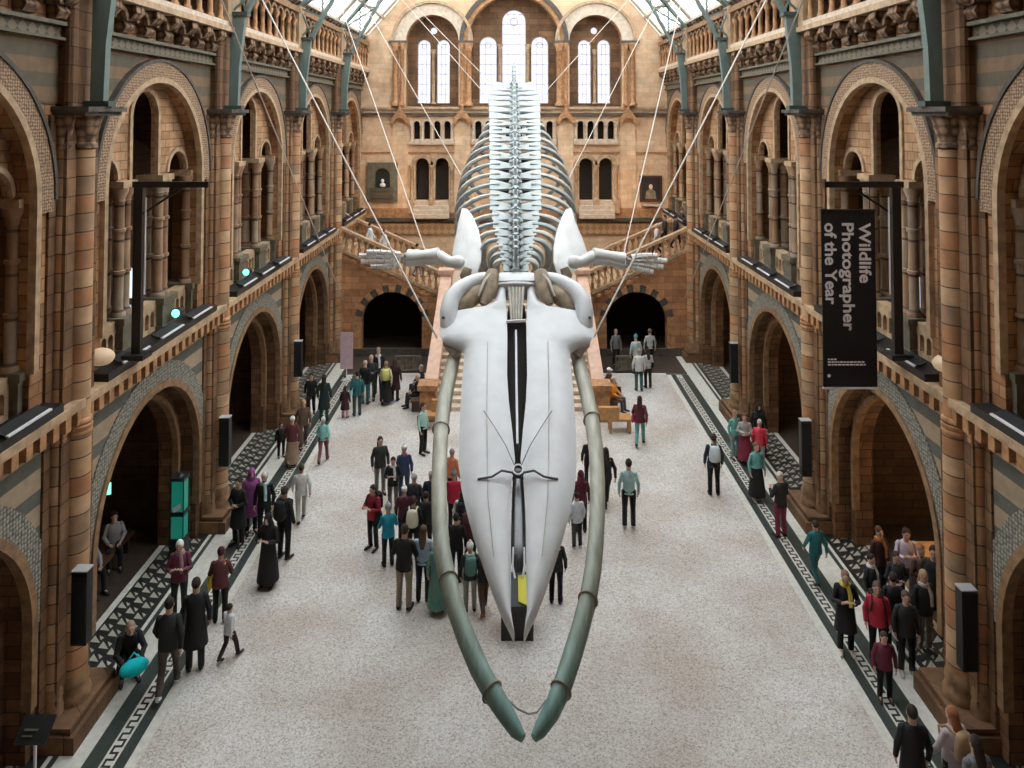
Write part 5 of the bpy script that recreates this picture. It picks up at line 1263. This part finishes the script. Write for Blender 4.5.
P(463, 554, 1.6, 170, 'fold', Jk((.6, .58, .56)), T(BK), LH(), 'dark haired person in white sleeves between jawbone and skull', [('backpack', BK)])
P(456, 582, 1.6, 180, 'stand', Jk(BK), T(BK), H(), 'person in black just behind the left jawbone band')
P(470, 611, 1.5, 190, 'stand', Jk((.03, .03, .03)), T((.3, .32, .3)), ('hat', (.78, .78, .76)), 'person in white hat and dark coat left of the skull', [('scarf', WH), ('backpack', (.1, .25, .22))])
P(484, 613, 1.5, 200, 'walk', Jk(BK), T((.12, .07, .05)), H(), 'person in brown boots half hidden by the left skull edge', shoes=(.3, .14, .07))
P(470, 570, 1.6, 150, 'stand', Jk((.1, .02, .03)), T(BK), LH((.1, .05, .03)), 'person in dark red hidden beneath the skull edge, left side')
# right of the skull
P(577, 548, 1.4, 200, 'stand', Jk((.6, .66, .72)), T((.04, .04, .05)), H((.05, .02, .02)), 'child in white hooded jacket right of the skull', shoes=(.8, .8, .8))
P(581, 532, 1.6, 180, 'stand', Jk((.1, .012, .025)), T(BK), ('hood', (.12, .015, .03)), 'person in dark maroon hood behind the white jacketed child')
P(556, 603, 1.55, 170, 'stand', Jk((.025, .025, .028)), T(BK), H(), 'person in black trousers beside the right skull edge', [('bag', (.6, .66, .64))])
P(606, 507, 1.65, 190, 'walk', Jk(BK), T(BK), LH(), 'person in black half hidden by the right jawbone', [('bag', (.35, .2, .15))])
P(629, 528, 1.82, 175, 'stand', Sh((.36, .55, .56)), T(BK), H(), 'man in light blue shirt and black trousers walking away on the open floor', shoes=(.45, .42, .4))
P(640, 446, 1.65, 165, 'walk', Jk((.13, .02, .03)), T((.12, .34, .33)), LH((.05, .02, .02)), 'person in maroon coat and teal trousers crossing the right floor', [('bag', (.5, .04, .12))])
P(714, 495, 1.75, 175, 'stand', Jk((.03, .035, .05)), T(BK), H(), 'man in white waistcoat with dark sleeves by the right border', [('backpack', (.58, .66, .7))])
# rear right
P(639, 391, 1.68, 180, 'stand', Jk((.66, .67, .65)), T((.05, .12, .12)), H((.3, .26, .22)), 'person in white jacket and dark teal trousers before the right rear archway')
P(648, 388, 1.6, 190, 'phone', Sh((.55, .52, .5)), T(BK), LH(), 'person in white and black, right of the white jacket at the right archway')
P(636, 374, 1.65, 190, 'stand', Jk((.45, .52, .52)), T(BK), ('hat', (.06, .25, .28)), 'person in teal knitted hat entering the right rear archway')
P(650, 368, 1.7, 180, 'stand', Sh((.36, .38, .36)), T(BK), H((.15, .1, .07)), 'person in grey shirt inside the right rear archway')
P(616, 366, 1.6, 10, 'stand', Jk((.16, .16, .17)), T(BK), H((.3, .22, .18)), 'grey topped person in the shadow inside the right rear archway, at left')
P(617, 411, 1.6, 60, 'sit', Jk((.85, .33, .03)), T((.12, .1, .09)), H((.5, .34, .25)), 'person in bright orange jacket seated by the right stair foot', pos=(3.68, 28.15))
P(605, 398, 1.6, 60, 'sit', Jk((.04, .04, .045)), T(BK), ('cap', WH), 'person in white cap and dark clothes seated by the right stair foot', pos=(3.66, 29.2))
P(596, 480, 1.5, 180, 'stand', Jk(BK), T(BK), H(), 'person in black behind the right jawbone, under the skull hinge', pos=(2.2, 22.4))
# right aisle
P(735, 459, 1.55, 20, 'stand', Sh((.14, .42, .38)), T((.2, .32, .32)), H((.3, .18, .1)), 'person in teal top on the right border')
P(745, 463, 1.55, -10, 'fold', Sh((.45, .4, .38)), Sk((.22, .02, .05)), LH((.16, .08, .05)), 'person in white top and maroon skirt on the right walkway')
P(760, 468, 1.5, 160, 'stand', Jk((.72, .05, .09)), T((.4, .3, .3)), H((.6, .5, .46)), 'person in bright red jacket on the right walkway')
P(759, 455, 1.68, 0, 'stand', Ct(BK), Sk(BK), ('hood', BK), 'person in black headscarf and coat behind the red jacket')
P(757, 500, 1.62, 10, 'stand', Sh((.15, .42, .40)), Sk(BK), LH((.16, .1, .06)), 'woman in mint top and long black skirt on the right border', shoes=(.6, .6, .58))
P(781, 537, 1.68, 200, 'phone', Jk((.022, .02, .02)), T((.22, .025, .07)), H((.62, .58, .5)), 'grey haired person in black jacket and crimson trousers, right border')
P(816, 583, 1.45, 190, 'walk', Jk((.02, .16, .17)), T((.03, .13, .14)), H(), 'person in teal clothes beside the second right pier')
P(846, 653, 1.68, -10, 'phone', Ct(BK), T(BK), H((.2, .12, .09)), 'person in long black coat with yellow scarf on the right walkway', [('scarf', (.6, .5, .08))], shoes=(.6, .58, .52))
P(878, 663, 1.6, -15, 'stand', Jk((.5, .03, .06)), T(BK), H((.12, .08, .06)), 'person in scarlet top and black coat in the near right aisle', [('backpack', BK)])
P(885, 700, 1.25, -10, 'stand', Jk((.14, .02, .045)), T(BK), H((.05, .03, .03)), 'child in maroon jacket in the near right aisle')
P(907, 674, 1.6, -10, 'stand', Jk((.018, .02, .022)), T(BK), H((.08, .06, .05)), 'person in black jacket at the right end of the near right group', shoes=(.4, .4, .38))
P(894, 652, 1.6, 170, 'stand', Jk(BK), T(BK), H(), 'dark haired person in black in the middle of the near right group')
P(925, 652, 1.65, 10, 'stand', Jk((.02, .02, .022)), T((.2, .19, .18)), LH(BLN), 'fair haired woman in black jacket with pale scarf, near right group', [('scarf', (.55, .53, .5))])
P(935, 632, 1.8, -30, 'stand', Ct(BK), T(BK), H(), 'tall man in black coat beside the nearest right pier')
P(922, 622, 1.65, 10, 'fold', Jk((.1, .045, .03)), T(BK), H((.35, .16, .07)), 'person in brown top left of the tall man in black, near right group')
P(907, 604, 1.7, -10, 'phone', Sh((.62, .52, .6)), T((.2, .15, .2)), LH((.04, .02, .015)), 'woman in pale lilac top with long dark hair in the right alcove')
P(880, 598, 1.6, 20, 'stand', Jk((.05, .02, .02)), T(BK), H((.1, .05, .03)), 'person in dark clothes with orange scarf in the right alcove', [('scarf', (.5, .17, .05))])
P(897, 622, 1.5, 0, 'fold', Jk((.03, .03, .04)), T(BK), H((.05, .03, .03)), 'short person in black in front of the lilac top')
P(872, 622, 1.45, 30, 'stand', Jk((.04, .04, .04)), T(BK), H(), 'short person in black and white at the left of the right alcove', [('scarf', WH)])
P(914, 830, 1.7, 170, 'stand', Ct(BK), T(BK), H(), 'person in black at the bottom edge near the right border', pos=(6.22, 12.05))
P(952, 830, 1.68, 200, 'walk', Jk((.5, .42, .45)), T(BK), LH((.33, .12, .05)), 'red haired person with a tan backpack at the bottom right corner', [('backpack', (.38, .25, .14))], pos=(6.85, 12.05))
P(985, 830, 1.72, 190, 'stand', Jk((.16, .16, .18)), T(BK), LH(), 'dark haired person in grey jacket at the bottom right corner', pos=(6.85, 11.45))
# left alcove
P(107, 590, 1.6, 60, 'sit', Jk((.3, .3, .34)), T(BK), H(), 'grey topped person seated in the nearest left alcove', pos=(-9.9, 17.6))
P(127, 590, 1.6, 30, 'sit', Jk((.3, .28, .28)), T(BK), H(), 'pale topped person seated in the nearest left alcove, beside the grey top', pos=(-9.9, 18.7))
P(96, 590, 1.6, 80, 'sit', Jk((.3, .2, .2)), T(BK), H(), 'seated person in the nearest left alcove, closest to the pier', pos=(-9.8, 16.4))
bnch = empty('bench', (-9.95, 17.6, 0)); tag(bnch, 'long dark bench with seated visitors in the nearest left alcove', 'bench')
MB().box(-.25, .25, -1.7, 1.7, .36, .43).build('seat', M['darkwood'], bnch)
for a in (-1.5, 0, 1.5): MB().box(-.2, .2, a - .05, a + .05, 0, .36).build('leg', M['darkwood'], bnch)
# stairs and galleries
def onstair(x, y, dy=0): X = CAMX + (x - CX) * y / F; return (X, y, ztop(X) + .03)
for x, lab, c, lc, hc, f, sd in ((371, 'black haired person in white shirt on the left stairs', WH, GY, HB, 90, 0), (385, 'second person in white shirt on the left stairs, lower down', (.75, .72, .68), (.4, .38, .35), (.1, .07, .05), 80, 0),
                   (418, 'person in white jacket near the bottom of the left stairs', (.78, .78, .72), (.3, .3, .35), HB, 90, 0),
                   (656, 'person in black and white near the top of the right stairs', (.6, .55, .5), BK, (.5, .42, .36), -90, 0), (664, 'person in black jacket on the right stairs', (.02, .02, .02), BK, HB, -80, 0),
                   (675, 'person in dark clothes at the top of the right stairs', (.03, .02, .025), BK, HB, 100, 0), (681, 'second dark figure at the top of the right stairs', (.04, .04, .045), BK, (.1, .08, .06), 90, 0)):
    X, Yy, Z = onstair(x, 35.6 if x not in (664, 681) else 36.6)
    P(0, 0, 1.6, f, 'walk', Jk(c), T(lc), H(hc), lab, pos=(X, Yy), z=Z)
P(0, 0, 1.7, 30, 'stand', Jk((.35, .12, .06)), T(BK), ('hat', (.05, .42, .4)), 'person in teal hat standing in the right gallery behind the columns', pos=(9.9, 18.9), z=5.8)
P(0, 0, 1.7, -60, 'fold', Jk((.03, .03, .03)), T(BK), H(), 'dark figure standing in the left gallery behind the columns', pos=(-9.6, 16.6), z=5.8)

# ------------------------------------------------------------------ light
wd = bpy.data.worlds.new('sky'); scene.world = wd; wd.use_nodes = True
nt = wd.node_tree; bg = nt.nodes['Background']; bg.inputs[0].default_value = (.96, .98, 1.0, 1); bg.inputs[1].default_value = 5.0
def point(x, y, z, e, c, r=.12, name='warm_light'):
    l = bpy.data.lights.new(name, 'POINT'); l.energy = e; l.color = c; l.shadow_soft_size = r
    o = bpy.data.objects.new(name, l); COL.objects.link(o); o.location = (x, y, z)
WARM = (1, .62, .30)
for s in (-1, 1):
    for i, y in enumerate(BAYS):
        point(s * 11.2, y, 7.0, 14, WARM)           # gallery lamps
        point(s * 11.6, y + .5, 2.2, 6 if s < 0 else 28, WARM)         # alcove lamps
    point(s * 5.6, YS + 2.2, 3.4, 25, WARM)  # extra warm light on the side stairs, no lamp built there
    point(s * 6.0, YB - 2.2, 7.0, 45, WARM)  # extra light warming the lower end wall, no lamp built there
point(9.9, 17.0, 2.4, 30, WARM)
# camera
cd = bpy.data.cameras.new('camera'); cam = bpy.data.objects.new('camera', cd); COL.objects.link(cam)
cam.location = (CAMX, 0, CZ); cam.rotation_euler = (PI / 2 + TH, 0, 0)
cd.sensor_width = 36; cd.lens = F / 1024 * 36; cd.shift_y = (YP - 384) / 1024; cd.shift_x = -(CX - 512) / 1024
cd.clip_end = 200; scene.camera = cam
scene.view_settings.view_transform = 'Standard'; scene.view_settings.look = 'None'; scene.view_settings.gamma = 1; scene.view_settings.exposure = .45; scene.view_settings.use_curve_mapping = False
scene.cycles.use_denoising = True
scene.cycles.max_bounces = 8; scene.cycles.diffuse_bounces = 3; scene.cycles.transparent_max_bounces = 8
scene.cycles.sample_clamp_indirect = 6
